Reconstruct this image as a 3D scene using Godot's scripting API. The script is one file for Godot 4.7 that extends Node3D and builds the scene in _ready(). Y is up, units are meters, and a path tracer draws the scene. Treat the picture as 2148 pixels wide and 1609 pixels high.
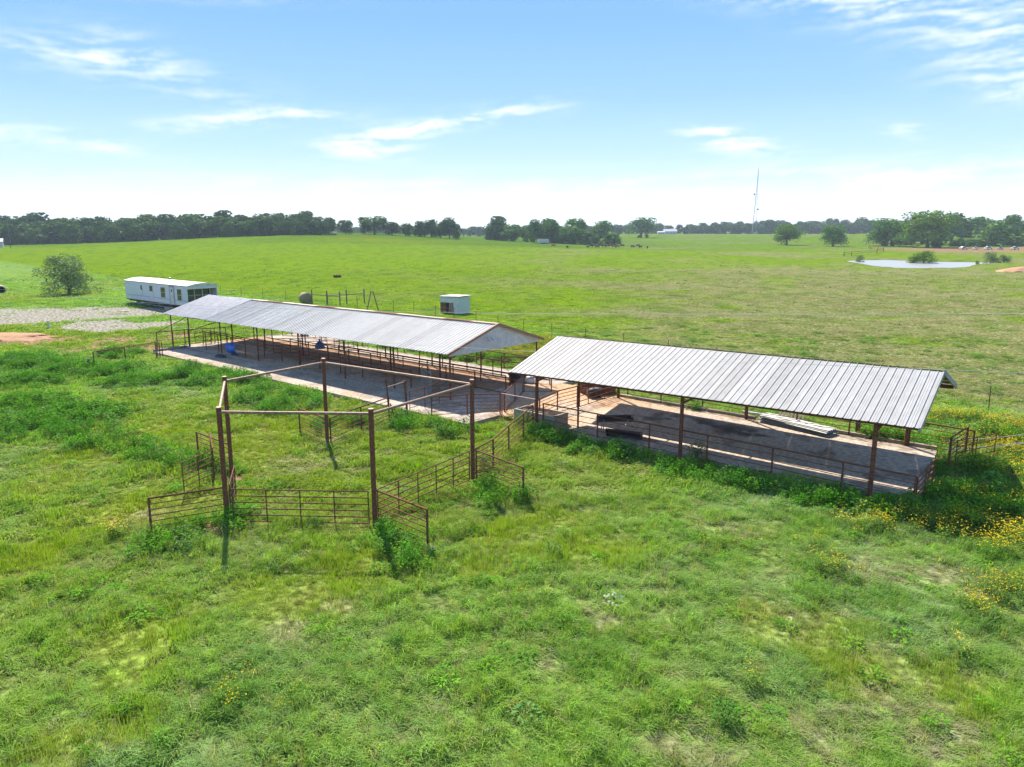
extends Node3D
# A cattle yard seen from about ten metres up: two open pipe-and-tin sheds, a pipe gate frame, weeds, pasture, far woods.

const FOG := true
const SKY := 0.335
const SUN_TO := Vector3(-0.33, 1.0, -0.97)

const WEED := [-28.9,-43.5,2.2, -24.8,-40.0,2.5, -23.1,-41.1,2.0, -32.8,-50.7,2, -31.9,-54.3,2.5, -35.2,-56.3,2.5, -38.7,-58.4,3, -29.1,-54.2,2.2, -25.3,-50.6,2, -32.2,-61.8,1.6, -19.5,-35.3,1.5, -22.4,-37.5,1.8, -25.1,-37.5,1.6, -18.4,-35.2,1.2, -15.9,-32.9,1.2, -14.0,-31.8,1, -12.9,-31.1,0.9, -10.7,-23.9,1.1, -11.2,-23.3,1.0, -10.1,-24.3,0.8, -11.4,-22.7,0.7, -9.6,-25.4,0.6, -4.3,-23.6,0.8, -3.7,-22.9,0.8, -3.1,-22.0,0.7, -4.9,-24.2,0.6, -1.2,-28.3,0.7, -0.6,-27.0,0.7, 0.2,-27.2,0.6, -2.7,-37.3,0.9, -4.0,-38.2,0.7, -5.8,-39.3,0.6, -5.8,-37.8,0.8, -9.6,-38.8,0.9, -10.2,-37.4,0.7, -8.4,-38.8,0.7, -18.5,-50.5,1.5, -15.6,-47.3,1.2, -20.1,-52.2,1.5, -13.6,-45.6,1, -11.6,-43.5,1, -15.5,-44.6,1.2, -13.4,-42.1,1.2, -20.7,-50.5,1.4, -23.1,-52.3,1.4, -23.7,-55.7,0.9, 0.2,-39.7,0.7, 0.9,-38.2,0.8, 1.3,-36.6,0.9, 2.0,-35.4,0.7, 2.9,-35.4,0.9, 3.7,-34.2,1, 4.6,-33.0,1, 5.6,-32.1,1, 6.4,-31.1,1, 7.3,-30.5,1, 8.1,-29.7,1, 8.8,-28.9,1, 9.6,-28.2,0.9, 10.3,-27.6,0.9, 11.0,-27.1,0.9, 11.6,-26.5,1, 12.3,-26.1,0.9, 13.3,-25.9,0.9, 14.1,-25.9,1, 15.6,-27.1,1, 17.9,-29.9,1.2, 19.2,-30.8,1.2, 18.5,-28.7,1.2, 16.7,-27.3,1.2, 17.6,-26.6,1, 16.5,-25.8,1, 15.1,-25.4,1, 8.0,-42.6,0.9, 9.7,-41.3,0.7, 7.2,-43.6,0.7, 18.4,-35.2,1, 19.3,-35.0,1, 17.7,-35.7,0.8, 23.0,-36.1,1.2, 23.4,-35.2,1, 21.6,-36.1,0.8, -1.2,-57.8,1.0, -3.2,-59.6,1.2, -5.2,-61.3,1.2, -7.8,-63.8,1.2, -10.7,-66.6,1.2, -19.0,-74.7,1.5, -16.0,-71.9,1.5]
const FLOWER := [21.9,-32.9,2, 22.0,-34.4,1.6, 20.6,-29.8,1.5, 25.0,-37.4,2, 16.0,-23.5,0.9, 15.2,-22.5,0.9, 15.7,-24.3,1.2, 14.7,-24.2,1, 13.9,-24.5,1, 17.3,-26.6,1.3, 17.8,-26.1,1.2, 11.9,-24.3,0.9, 11.4,-24.5,0.7, 6.0,-23.2,0.5, 13.5,-19.7,0.8, 12.2,-18.4,0.5, 9.5,-22.8,0.5, 10.5,-16.5,0.3, 5.3,-15.3,0.25, -6.3,-14.8,0.35, -5.1,-14.5,0.4, -1.0,-67.2,5, 0.2,-62.9,4, -2.6,-64.2,4, -13.4,-24.1,0.5, 0.6,-19.3,0.4, 9.3,-21.0,0.6, 20.7,-38.9,1.5, 23.5,-39.4,1.5, -57.3,-118.8,4, -64.0,-108.6,5]
const TAN := [7.4,-24.4,0.9, 10.3,-21.2,0.9, 12.6,-20.9,1.2, 4.2,-20.1,0.6, -4.8,-19.0,0.6, -5.8,-17.8,0.6, 8.2,-14.6,1.0, 6.1,-13.8,0.8, 3.4,-12.9,1, 8.4,-13.6,1, -9.0,-31.7,1.0, -9.8,-32.8,0.8, -6.4,-31.0,0.7, -8.0,-32.8,0.8, 7.2,-18.5,0.6, 21.1,-35.2,0.8, -8.7,-36.0,0.7, -10.3,-30.1,0.6, -6.2,-37.8,0.8, -7.3,-37.3,0.7, -13.2,-25.8,0.8, -12.4,-22.5,0.7, 0.6,-16.3,0.4, -1.8,-14.8,0.4, 2.2,-18.3,0.5]
const OLIVE := [-10.9,-39.8,2.5, -11.6,-37.8,2, -13.6,-35.2,2.2, -11.7,-33.6,1.8, -5.8,-19.6,1.6, -5.0,-21.1,1.6, -7.0,-20.2,1.2, -4.5,-22.3,1, -9.9,-17.6,1.2, -9.3,-18.3,1, -14.1,-25.9,2, -12.8,-26.8,1.6, -19.1,-32.9,2.5, -18.9,-29.6,2, 0.4,-23.2,1.5, 2.7,-22.8,1.6, 1.3,-25.3,1.5, -0.4,-24.0,1.4, 7.5,-17.5,1.3, 6.5,-18.2,1.2, 8.0,-16.0,1.2, 9.4,-15.4,1.2, -14.0,-32.9,1.6, -17.7,-37.9,2.2, -23.3,-44.7,2, -1.1,-21.4,0.9, -15.1,-22.2,1.2, -9.1,-17.1,0.9, -8.8,-16.1,0.9, -8.1,-14.0,0.8, -8.9,-13.4,0.8]
const SOIL := [-19.0,-36.8,0.35, -17.9,-35.7,0.5, -16.6,-34.4,0.4, -15.9,-34.0,0.4, -14.7,-33.2,0.3, -10.5,-24.6,0.45, -11.3,-30.1,0.5, -9.7,-24.6,0.35, -0.3,-27.2,0.2, -32.1,-65.6,2.0, -33.1,-64.3,1.6, -36.3,-65.7,1.5, -32.8,-70.0,1.6, -42.2,-70.2,2, -37.2,-64.4,1.4, -36.9,-70.1,2.2, -32.0,-73.2,1.5, -44.4,-69.3,2.5, -47.3,-71.3,2.5]


var M := {}
var taken := {}
var rng := RandomNumberGenerator.new()
var n_patch := FastNoiseLite.new()
var n_fine := FastNoiseLite.new()
var n_big := FastNoiseLite.new()
var unit_pipe: Mesh
var unit_box: Mesh
var pond := PackedVector2Array([Vector2(109, -252), Vector2(116, -258), Vector2(126, -260), Vector2(137, -246), Vector2(150, -241), Vector2(162, -238), Vector2(158, -234), Vector2(143, -230), Vector2(134, -224), Vector2(124, -210), Vector2(114, -203), Vector2(103, -203), Vector2(102, -214), Vector2(105, -230)])

# ---------- small helpers ----------
func lin(r, g, b) -> Color:
	return Color(r, g, b).linear_to_srgb()

func numbered(called: String) -> String:
	if not taken.has(called):
		taken[called] = 0
		return called
	taken[called] += 1
	return "%s_%03d" % [called, taken[called]]

func tag(o, label, category, group = "", kind = ""):
	if label: o.set_meta("label", label)
	if category: o.set_meta("category", category)
	if group: o.set_meta("group", group)
	if kind: o.set_meta("kind", kind)
	return o

func thing(called: String, label: String, category: String, at := Vector3.ZERO, turn := 0.0, group := "") -> Node3D:
	var o := Node3D.new()
	o.name = numbered(called)
	add_child(o)
	o.position = at
	o.rotation.y = turn
	tag(o, label, category, group)
	return o

func structure(called: String) -> Node3D:
	var o := Node3D.new()
	o.name = numbered(called)
	add_child(o)
	o.set_meta("kind", "structure")
	return o

func part(parent: Node3D, called: String, mesh: Mesh, mat: Material, xf := Transform3D.IDENTITY) -> MeshInstance3D:
	var o := MeshInstance3D.new()
	o.mesh = mesh
	if mat: o.material_override = mat
	o.name = numbered(called) if parent == self else called
	parent.add_child(o, true)
	o.transform = xf
	return o

# a bar between two points given in the parent's own axes
func bar(parent: Node3D, called: String, a: Vector3, b: Vector3, r: float, mat: Material, mesh: Mesh = null) -> MeshInstance3D:
	var d := b - a
	var l := d.length()
	var y := d / l
	var x := y.cross(Vector3.UP if absf(y.y) < 0.95 else Vector3.RIGHT).normalized()
	var z := x.cross(y)
	return part(parent, called, mesh if mesh else unit_pipe, mat, Transform3D(Basis(x * r, y * l, z * r), (a + b) * 0.5))

func block(parent: Node3D, called: String, at: Vector3, size: Vector3, mat: Material, turn := 0.0) -> MeshInstance3D:
	return part(parent, called, unit_box, mat, Transform3D(Basis(Vector3.UP, turn) * Basis.from_scale(size), at))

func quad(st: SurfaceTool, a: Vector3, b: Vector3, c: Vector3, d: Vector3):
	for p in [a, b, c, a, c, d]: st.add_vertex(p)

func solid(st: SurfaceTool) -> ArrayMesh:
	st.generate_normals()
	return st.commit()

func begin(group := -1) -> SurfaceTool:
	var st := SurfaceTool.new()
	st.begin(Mesh.PRIMITIVE_TRIANGLES)
	if group < 0: st.set_smooth_group(-1)
	return st

# a box with bevelled vertical look: eight corners pulled in by c along every edge
func bevel_box_mesh(sx: float, sy: float, sz: float, c: float) -> ArrayMesh:
	var st := begin()
	var h := Vector3(sx, sy, sz) * 0.5
	var pts := []
	for ax in 3:
		for s in [-1.0, 1.0]:
			var u := (ax + 1) % 3
			var w := (ax + 2) % 3
			var q := []
			for k in [[-1, -1], [1, -1], [1, 1], [-1, 1]]:
				var p := Vector3.ZERO
				p[ax] = s * h[ax]
				p[u] = k[0] * (h[u] - c)
				p[w] = k[1] * (h[w] - c)
				q.append(p)
			if s > 0: q.reverse()
			quad(st, q[0], q[1], q[2], q[3])
	for ax in 3:
		var u := (ax + 1) % 3
		var w := (ax + 2) % 3
		for su in [-1.0, 1.0]:
			for sw in [-1.0, 1.0]:
				var p := []
				for e in [-1.0, 1.0]:
					var a := Vector3.ZERO
					a[ax] = e * (h[ax] - c); a[u] = su * h[u]; a[w] = sw * (h[w] - c)
					var b := Vector3.ZERO
					b[ax] = e * (h[ax] - c); b[u] = su * (h[u] - c); b[w] = sw * h[w]
					p.append(a); p.append(b)
				if su * sw > 0: quad(st, p[0], p[2], p[3], p[1])
				else: quad(st, p[0], p[1], p[3], p[2])
	for sx2 in [-1.0, 1.0]:
		for sy2 in [-1.0, 1.0]:
			for sz2 in [-1.0, 1.0]:
				var s := Vector3(sx2, sy2, sz2)
				var a := Vector3(h.x, h.y - c, h.z - c) * s
				var b := Vector3(h.x - c, h.y, h.z - c) * s
				var d := Vector3(h.x - c, h.y - c, h.z) * s
				if sx2 * sy2 * sz2 > 0:
					for p in [a, d, b]: st.add_vertex(p)
				else:
					for p in [a, b, d]: st.add_vertex(p)
	return solid(st)

# surface of revolution round y; prof = [Vector2(radius, y), ...] upwards
func lathe(prof: Array, sides: int, wob := 0.0, seed_ := 1) -> ArrayMesh:
	var st := begin(0)
	var r := RandomNumberGenerator.new()
	r.seed = seed_
	var ring := []
	for p in prof:
		var one := []
		for k in sides:
			var a := TAU * k / sides
			var q: float = p.x * (1.0 + wob * (r.randf() - 0.5))
			one.append(Vector3(cos(a) * q, p.y, sin(a) * q))
		ring.append(one)
	st.set_smooth_group(0)
	for i in ring.size() - 1:
		for k in sides:
			var j := (k + 1) % sides
			quad(st, ring[i][k], ring[i][j], ring[i + 1][j], ring[i + 1][k])
	return solid(st)

# closed tube along points with radii
func tube(st: SurfaceTool, pts: Array, radii: Array, sides := 6):
	var rings := []
	for i in pts.size():
		var d: Vector3 = (pts[mini(i + 1, pts.size() - 1)] - pts[maxi(i - 1, 0)]).normalized()
		var x := d.cross(Vector3(0.31, 0.2, 0.93)).normalized()
		var z := x.cross(d)
		var one := []
		for k in sides:
			var a := TAU * k / sides
			one.append(pts[i] + (x * cos(a) + z * sin(a)) * radii[i])
		rings.append(one)
	for i in rings.size() - 1:
		for k in sides:
			var j := (k + 1) % sides
			quad(st, rings[i][k], rings[i + 1][k], rings[i + 1][j], rings[i][j])
	for k in sides:
		for p in [pts[-1], rings[-1][(k + 1) % sides], rings[-1][k]]: st.add_vertex(p)

# ---------- textures and materials ----------
func noise_tex(seed_: int, size: int, freq: float, lo: Color, hi: Color, oct := 4, contrast := 1.0) -> ImageTexture:
	var n := FastNoiseLite.new()
	n.seed = seed_
	n.noise_type = FastNoiseLite.TYPE_SIMPLEX_SMOOTH
	n.frequency = freq
	n.fractal_octaves = oct
	n.fractal_gain = 0.6
	var src := n.get_seamless_image(size, size)
	var im := Image.create(size, size, true, Image.FORMAT_RGB8)
	var ramp := []
	for i in 256: ramp.append(lo.lerp(hi, clampf((i / 255.0 - 0.5) * contrast + 0.5, 0, 1)))
	for y in size:
		for x in size: im.set_pixel(x, y, ramp[int(src.get_pixel(x, y).r * 255)])
	im.generate_mipmaps()
	return ImageTexture.create_from_image(im)

func mat(col: Color, rough := 0.85, metal := 0.0, spec := 0.5) -> StandardMaterial3D:
	var m := StandardMaterial3D.new()
	m.albedo_color = col
	m.roughness = rough
	m.metallic = metal
	m.metallic_specular = spec
	return m

func tri(m: StandardMaterial3D, tex: Texture2D, per_m: float, world := true) -> StandardMaterial3D:
	m.albedo_texture = tex
	m.uv1_triplanar = true
	m.uv1_world_triplanar = world
	m.uv1_scale = Vector3.ONE * per_m
	return m

func leafy(rough := 0.7, back := Color(0.88, 0.95, 0.38)) -> StandardMaterial3D:
	var m := mat(Color.WHITE, rough, 0.0, 0.06)
	m.vertex_color_use_as_albedo = true
	m.backlight_enabled = true
	m.backlight = back
	m.cull_mode = BaseMaterial3D.CULL_DISABLED
	return m

func make_materials():
	var g_fine := noise_tex(3, 1024, 0.02, Color(0.42, 0.42, 0.42), Color(1, 1, 1), 6, 1.5)
	M.ground = tri(mat(Color.WHITE, 1.0, 0.0, 0.0), g_fine, 0.115)
	M.ground.vertex_color_use_as_albedo = true
	M.grass = leafy()
	M.weed = leafy(0.7, Color(0.6, 0.75, 0.15))
	M.petal = leafy(0.6, Color(0.6, 0.55, 0.1))
	M.tree_leaf = leafy(0.6, Color(0.45, 0.55, 0.15))
	var rust_t := noise_tex(11, 256, 0.03, lin(0.09, 0.033, 0.021), lin(0.26, 0.105, 0.06), 5, 1.6)
	M.rust = tri(mat(Color.WHITE, 0.85, 0.0, 0.25), rust_t, 1.1)
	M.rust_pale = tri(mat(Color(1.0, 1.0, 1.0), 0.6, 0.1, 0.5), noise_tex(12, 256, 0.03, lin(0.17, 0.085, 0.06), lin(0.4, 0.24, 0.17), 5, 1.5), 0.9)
	var tin_t := noise_tex(21, 512, 0.012, lin(0.25, 0.253, 0.26), lin(0.32, 0.323, 0.33), 5, 1.4)
	M.tin = tri(mat(Color.WHITE, 0.68, 0.2, 0.5), tin_t, 0.23)
	M.tin_old = tri(mat(Color.WHITE, 0.75, 0.2, 0.5), noise_tex(22, 512, 0.014, lin(0.39, 0.388, 0.382), lin(0.47, 0.467, 0.46), 5, 1.6), 0.21)
	M.tin_blue = tri(mat(Color.WHITE, 0.65, 0.3, 0.5), noise_tex(23, 512, 0.012, lin(0.17, 0.185, 0.23), lin(0.3, 0.32, 0.37), 4, 1.5), 0.25)
	M.bounce_underside = mat(lin(0.66, 0.65, 0.63), 0.6, 0.2, 0.5)  # pale sheet underside, added to throw light back onto the shaded floors
	M.siding = tri(mat(Color.WHITE, 0.6, 0.3, 0.5), noise_tex(24, 256, 0.02, lin(0.46, 0.47, 0.475), lin(0.64, 0.65, 0.655), 5, 1.5), 0.4)
	M.concrete = tri(mat(Color.WHITE, 0.9, 0.0, 0.3), noise_tex(31, 512, 0.02, Color(0.74, 0.74, 0.74), Color(1, 1, 1), 6, 1.5), 0.31)
	M.concrete.vertex_color_use_as_albedo = true
	M.concrete_plain = tri(mat(lin(0.4, 0.35, 0.3), 0.9), noise_tex(32, 256, 0.03, Color(0.7, 0.68, 0.64), Color(1, 1, 1), 5, 1.4), 0.8)
	M.soil = tri(mat(Color.WHITE, 0.97, 0.0, 0.1), noise_tex(33, 256, 0.03, lin(0.3, 0.165, 0.095), lin(0.54, 0.34, 0.22), 6, 1.5), 0.5)
	M.bark = tri(mat(Color.WHITE, 0.95), noise_tex(34, 128, 0.05, lin(0.05, 0.04, 0.03), lin(0.14, 0.11, 0.085), 4, 1.4), 0.7)
	M.wood = tri(mat(Color.WHITE, 0.9), noise_tex(35, 128, 0.05, lin(0.1, 0.075, 0.055), lin(0.24, 0.19, 0.15), 4, 1.4), 1.3)
	M.white = tri(mat(lin(0.6, 0.6, 0.6), 0.55), noise_tex(36, 256, 0.02, Color(0.8, 0.8, 0.78), Color(1, 1, 1), 5, 1.5), 0.4)
	M.home = tri(mat(lin(0.6, 0.63, 0.67), 0.6), noise_tex(37, 256, 0.02, Color(0.87, 0.87, 0.86), Color(1, 1, 1), 5, 1.5), 0.9)
	M.dark = mat(lin(0.02, 0.02, 0.022), 0.6)
	M.rubber = mat(lin(0.018, 0.018, 0.02), 0.5)
	M.glass = mat(lin(0.03, 0.035, 0.04), 0.08, 0.0, 0.6)
	M.steel = mat(lin(0.3, 0.31, 0.32), 0.45, 0.5)
	M.cable = mat(lin(0.45, 0.46, 0.44), 0.7)
	M.wire = mat(lin(0.3, 0.3, 0.31), 0.5, 0.5)
	M.blue = mat(lin(0.015, 0.14, 0.55), 0.45)
	M.straw = tri(mat(Color.WHITE, 0.95), noise_tex(38, 256, 0.05, lin(0.14, 0.11, 0.06), lin(0.36, 0.29, 0.17), 5, 1.5), 1.2)
	M.cow_black = mat(lin(0.016, 0.014, 0.013), 0.7)
	M.cow_brown = mat(lin(0.2, 0.07, 0.03), 0.75)
	M.water = mat(lin(0.3, 0.3, 0.29), 0.32, 0.0, 0.6)

# ---------- camera, sky, sun ----------
func make_view():
	var cam := Camera3D.new()
	cam.name = "camera"
	add_child(cam)
	cam.position = Vector3(0, 10, 0)
	cam.rotation_degrees = Vector3(-11.5336, 0, 0)
	cam.fov = 53.39
	cam.near = 0.1
	cam.far = 9000
	cam.current = true
	var sun := DirectionalLight3D.new()
	sun.name = "sun"
	add_child(sun)
	sun.look_at_from_position(SUN_TO * 10.0, Vector3.ZERO)
	sun.light_energy = 0.94
	sun.light_color = Color(1.0, 0.955, 0.88)
	sun.light_angular_distance = 0.8
	sun.shadow_enabled = true
	var env := Environment.new()
	env.background_mode = Environment.BG_SKY
	env.tonemap_mode = Environment.TONE_MAPPER_LINEAR
	env.tonemap_exposure = 4.0
	env.sdfgi_enabled = true
	env.ssao_enabled = true
	env.ssil_enabled = true
	env.fog_enabled = FOG
	env.fog_density = 0.0002
	env.fog_light_color = Color(0.86, 0.92, 1.0)
	var sky := Sky.new()
	var pm := PanoramaSkyMaterial.new()
	pm.panorama = ImageTexture.create_from_image(sky_image())
	pm.filter = true
	sky.sky_material = pm
	env.sky = sky
	var we := WorldEnvironment.new()
	we.name = "environment"
	we.environment = env
	add_child(we)

# thin cirrus: [azimuth deg (0 = ahead, + right), elevation deg, half width, half height, tilt, strength]
const WISPS := [[-27.0, 10.2, 7.5, 1.0, -0.1, 0.5], [-25.5, 11.0, 3.2, 1.3, -0.15, 0.35], [-18.5, 8.2, 6, 0.5, -0.08, 0.3], [-30, 14.3, 6, 0.8, 0.14, 0.35], [-20.0, 14.6, 7, 0.6, 0.04, 0.2],
	[-10.2, 5.7, 3.0, 0.9, 0.06, 0.95], [-8.4, 6.6, 4.2, 0.55, 0.13, 0.8], [-1.5, 7.9, 5.5, 0.6, 0.13, 0.75], [-20.5, 6.9, 4.6, 0.5, 0.1, 0.6], [-15.0, 7.6, 4.5, 0.4, 0.06, 0.45],
	[-32, 5.6, 5, 0.7, -0.05, 0.5], [-27.5, 5.3, 2.6, 0.5, -0.2, 0.4], [16.0, 5.6, 3.4, 0.8, -0.2, 0.8], [14.0, 6.6, 2.2, 0.45, -0.1, 0.5], [26.0, 6.2, 1.5, 0.45, -0.15, 0.7],
	[33.5, 8.3, 3.6, 1.2, -0.1, 0.85], [29, 12.5, 9, 2.2, -0.25, 0.36], [22.5, 14.6, 8, 1.8, -0.22, 0.4], [32.0, 10.5, 5, 1.4, 0.1, 0.4], [36, 13.0, 5, 1.6, 0.12, 0.35], [17, 15.2, 6, 1.0, -0.1, 0.4],
	[-12, 2.9, 22, 0.9, 0.0, 0.35], [18, 3.1, 20, 1.0, 0.02, 0.4], [32, 3.2, 10, 1.2, 0.0, 0.35]]

func sky_image() -> Image:
	var w := 3072
	var h := 1536
	var im := Image.create(w, h, false, Image.FORMAT_RGBF)
	im.fill(Color(0.3, 0.32, 0.2))
	var n := FastNoiseLite.new()
	n.seed = 5
	n.frequency = 1.0
	n.fractal_octaves = 5
	n.fractal_gain = 0.58
	var n2 := FastNoiseLite.new()
	n2.seed = 8
	n2.frequency = 1.0
	n2.fractal_octaves = 3
	var stops := [[0.0, Color(1.9, 1.9, 1.9)], [0.9, Color(1.25, 1.28, 1.33)], [2.1, Color(0.83, 0.94, 1.08)], [3.6, Color(0.6, 0.79, 1.0)], [5.5, Color(0.46, 0.69, 0.97)], [9.0, Color(0.31, 0.55, 0.9)], [14.0, Color(0.22, 0.45, 0.86)], [30.0, Color(0.2, 0.4, 0.78)], [90.0, Color(0.17, 0.33, 0.64)]]
	for y in h / 2:
		var el := (0.5 - (y + 0.5) / h) * 180.0
		var se := sin(deg_to_rad(el))
		var c: Color
		# clear air: white at the horizon, pale blue, then a fuller blue higher up
		for k in stops.size() - 1:
			if el <= stops[k + 1][0]:
				var f: float = (el - stops[k][0]) / (stops[k + 1][0] - stops[k][0])
				c = stops[k][1].lerp(stops[k + 1][1], f)
				break
		im.fill_rect(Rect2i(0, y, w, 1), c * SKY)
		if el > 60: continue
		for x in w:
			var az := wrapf((x + 0.5) / w * 360.0, -180.0, 180.0)
			var k := 0.0
			if absf(az) < 46:
				if el > 19: continue
				for q in WISPS:
					var dx: float = az - q[0]
					if absf(dx) > q[2] * 2.0: continue
					var dy: float = el - q[1] - dx * q[4]
					var e: float = (dx / q[2]) * (dx / q[2]) + (dy / q[3]) * (dy / q[3])
					if e < 4.0: k += q[5] * exp(-e * 1.1)
			else:
				# the same kind of thin cloud goes on round the rest of the sky
				var a := deg_to_rad(az)
				var p := Vector3(sin(a), 0, -cos(a)) / (se + 0.12)
				k = maxf(0, n2.get_noise_2d(p.x * 0.5 + 9, p.z * 0.5) - 0.1) * 1.5
			if k > 0.012:
				# long fibres drawn out along the wind, broken across it
				var g := el - az * 0.06 + 0.5 * n2.get_noise_2d(az * 0.09, el * 0.25)
				var f := n.get_noise_2d(az * 0.11, g * 0.95) * 1.1 + n.get_noise_2d(az * 0.4 + 20, g * 3.4 + 40) * 0.6
				k = clampf(k * (0.36 + 1.35 * f), 0, 0.8)
				im.set_pixel(x, y, c.lerp(Color(1.02, 1.03, 1.05), k) * SKY)
	return im

# ---------- the lie of the land ----------
func gauss(x: float, z: float, cx: float, cz: float, sx: float, sz: float) -> float:
	var a := (x - cx) / sx
	var b := (z - cz) / sz
	return exp(-a * a - b * b)

func ground_y(x: float, z: float) -> float:
	var u := (x - 13.28) * -0.763 + (z + 26.95) * -0.646
	var y := -0.004 * clampf(u, -10, 80)
	if z < -60:
		y += 0.6 * gauss(x, z, -48, -99, 26, 22)
	if z < -150:
		y += 6.9 * gauss(x, z, -112, -500, 108, 200)
		var d := sqrt(x * x + z * z)
		y += 3.3 * smoothstep(430, 900, d) * smoothstep(-60, 60, x)
		y += 11.0 * gauss(x, z, 420, -590, 130, 120)
		y += 4.0 * gauss(x, z, -420, -700, 200, 200)
		if x > 90 and x < 175 and z < -190 and z > -275:
			var p := Vector2(x, z)
			var e := 1e9
			for i in pond.size():
				e = minf(e, p.distance_to(Geometry2D.get_closest_point_to_segment(p, pond[i], pond[(i + 1) % pond.size()])))
			if Geometry2D.is_point_in_polygon(p, pond): e = -e
			y -= 0.9 * smoothstep(2.5, -2.5, e)
	return y

func on_ground(x: float, z: float, h := 0.0) -> Vector3:
	return Vector3(x, ground_y(x, z) + h, z)

# ---------- maps of what grows where, quarter-metre cells over the near field ----------
const MX0 := -66.0
const MZ0 := -100.0
const MW := 528
const MH := 370
var map := {}
const UB := Vector2(-0.750, -0.661)
const VB := Vector2(0.661, -0.750)
const B0 := Vector2(-3.81, -43.31)
const US := Vector2(-0.752, -0.659)
const VS := Vector2(0.659, -0.752)
const S0 := Vector2(14.50, -25.86)
var shed_floor := PackedVector2Array([Vector2(1.5, -37.3), Vector2(15.1, -26.9), Vector2(19.3, -33.3), Vector2(6.4, -44.9)])
var yard := PackedVector2Array([Vector2(-4.3, -40.1), Vector2(-0.9, -40.4), Vector2(0.4, -39.3), Vector2(1.5, -37.3), Vector2(6.4, -44.9), Vector2(4.4, -48.2), Vector2(1.5, -50.5), Vector2(-3.5, -44.0)])
var gravel := PackedVector2Array([Vector2(-75, -94.5), Vector2(-53.4, -95.6), Vector2(-44.2, -95), Vector2(-38.5, -90.5), Vector2(-43.0, -86.5), Vector2(-48.2, -83.0), Vector2(-54, -79.5), Vector2(-66, -79)])
var pad := PackedVector2Array([Vector2(-47.1, -78.1), Vector2(-47.6, -82.0), Vector2(-44.8, -84.6), Vector2(-40.4, -82.1), Vector2(-36.7, -84.2), Vector2(-35.0, -82.8), Vector2(-36.9, -78.8), Vector2(-39.3, -75.8), Vector2(-41.4, -74.5)])

func barn_ab(x: float, z: float) -> Vector2:
	var p := Vector2(x, z) - B0
	return Vector2(p.dot(UB), p.dot(VB))

func fill_maps():
	for k in ["WEED", "FLOWER", "TAN", "OLIVE", "SOIL", "BARE"]:
		var a := PackedFloat32Array()
		a.resize(MW * MH)
		map[k] = a
	for pair in [["WEED", WEED], ["FLOWER", FLOWER], ["TAN", TAN], ["OLIVE", OLIVE], ["SOIL", SOIL]]:
		var a: PackedFloat32Array = map[pair[0]]
		var src: Array = pair[1]
		for i in range(0, src.size(), 3):
			var r: float = src[i + 2]
			var reach := r * 1.7
			for zi in range(maxi(0, int((src[i + 1] - reach - MZ0) * 4)), mini(MH, int((src[i + 1] + reach - MZ0) * 4) + 1)):
				for xi in range(maxi(0, int((src[i] - reach - MX0) * 4)), mini(MW, int((src[i] + reach - MX0) * 4) + 1)):
					var x := MX0 + xi * 0.25
					var z := MZ0 + zi * 0.25
					var d := Vector2(x - src[i], z - src[i + 1]).length() / r
					d += n_patch.get_noise_2d(x * 6, z * 6) * 0.55
					var v := clampf(1.45 - d, 0, 1)
					a[zi * MW + xi] = maxf(a[zi * MW + xi], v)
		map[pair[0]] = a
	var bare: PackedFloat32Array = map.BARE
	for zi in MH:
		for xi in MW:
			var x := MX0 + xi * 0.25
			var z := MZ0 + zi * 0.25
			var q := barn_ab(x, z)
			var v := 0.0
			if q.x > -4.6 and q.x < 34.5 and q.y > -2.75 and q.y < 10.6: v = 1.0
			if q.x > 25 and q.x < 34 and q.y > 10 and q.y < 12.5: v = 1.0
			var p := Vector2(x, z)
			if v < 1 and x > -6 and x < 21 and z > -52 and z < -26 and (Geometry2D.is_point_in_polygon(p, shed_floor) or Geometry2D.is_point_in_polygon(p, yard)): v = 1.0
			if x < -30 and z < -70:
				if Geometry2D.is_point_in_polygon(p, gravel): v = 0.97 + 0.25 * n_patch.get_noise_2d(x * 5, z * 5)
				if Geometry2D.is_point_in_polygon(p, pad): v = 0.98 + 0.2 * n_patch.get_noise_2d(x * 5, z * 5)
			bare[zi * MW + xi] = v
	map.BARE = bare

func at_map(k: String, x: float, z: float) -> float:
	var xi := int((x - MX0) * 4)
	var zi := int((z - MZ0) * 4)
	if xi < 0 or zi < 0 or xi >= MW or zi >= MH: return 0.0
	return map[k][zi * MW + xi]

const FRESH := Color(0.275, 0.445, 0.085)
const DEEP := Color(0.17, 0.34, 0.05)
const BLUISH := Color(0.3, 0.445, 0.16)
const OLIVE_C := Color(0.27, 0.34, 0.025)
const STRAW_C := Color(0.4, 0.35, 0.22)
const PASTURE := Color(0.225, 0.365, 0.014)
const PASTURE_DRY := Color(0.34, 0.33, 0.16)
const SOIL_C := Color(0.43, 0.27, 0.17)

func past_fence(x: float, z: float) -> float:   # metres beyond the field fence
	if x > 3.75: return (x - 3.75) * 0.795 - (z + 70.8) * 0.606
	return (x - 3.75) * 0.702 - (z + 70.8) * 0.712

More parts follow.
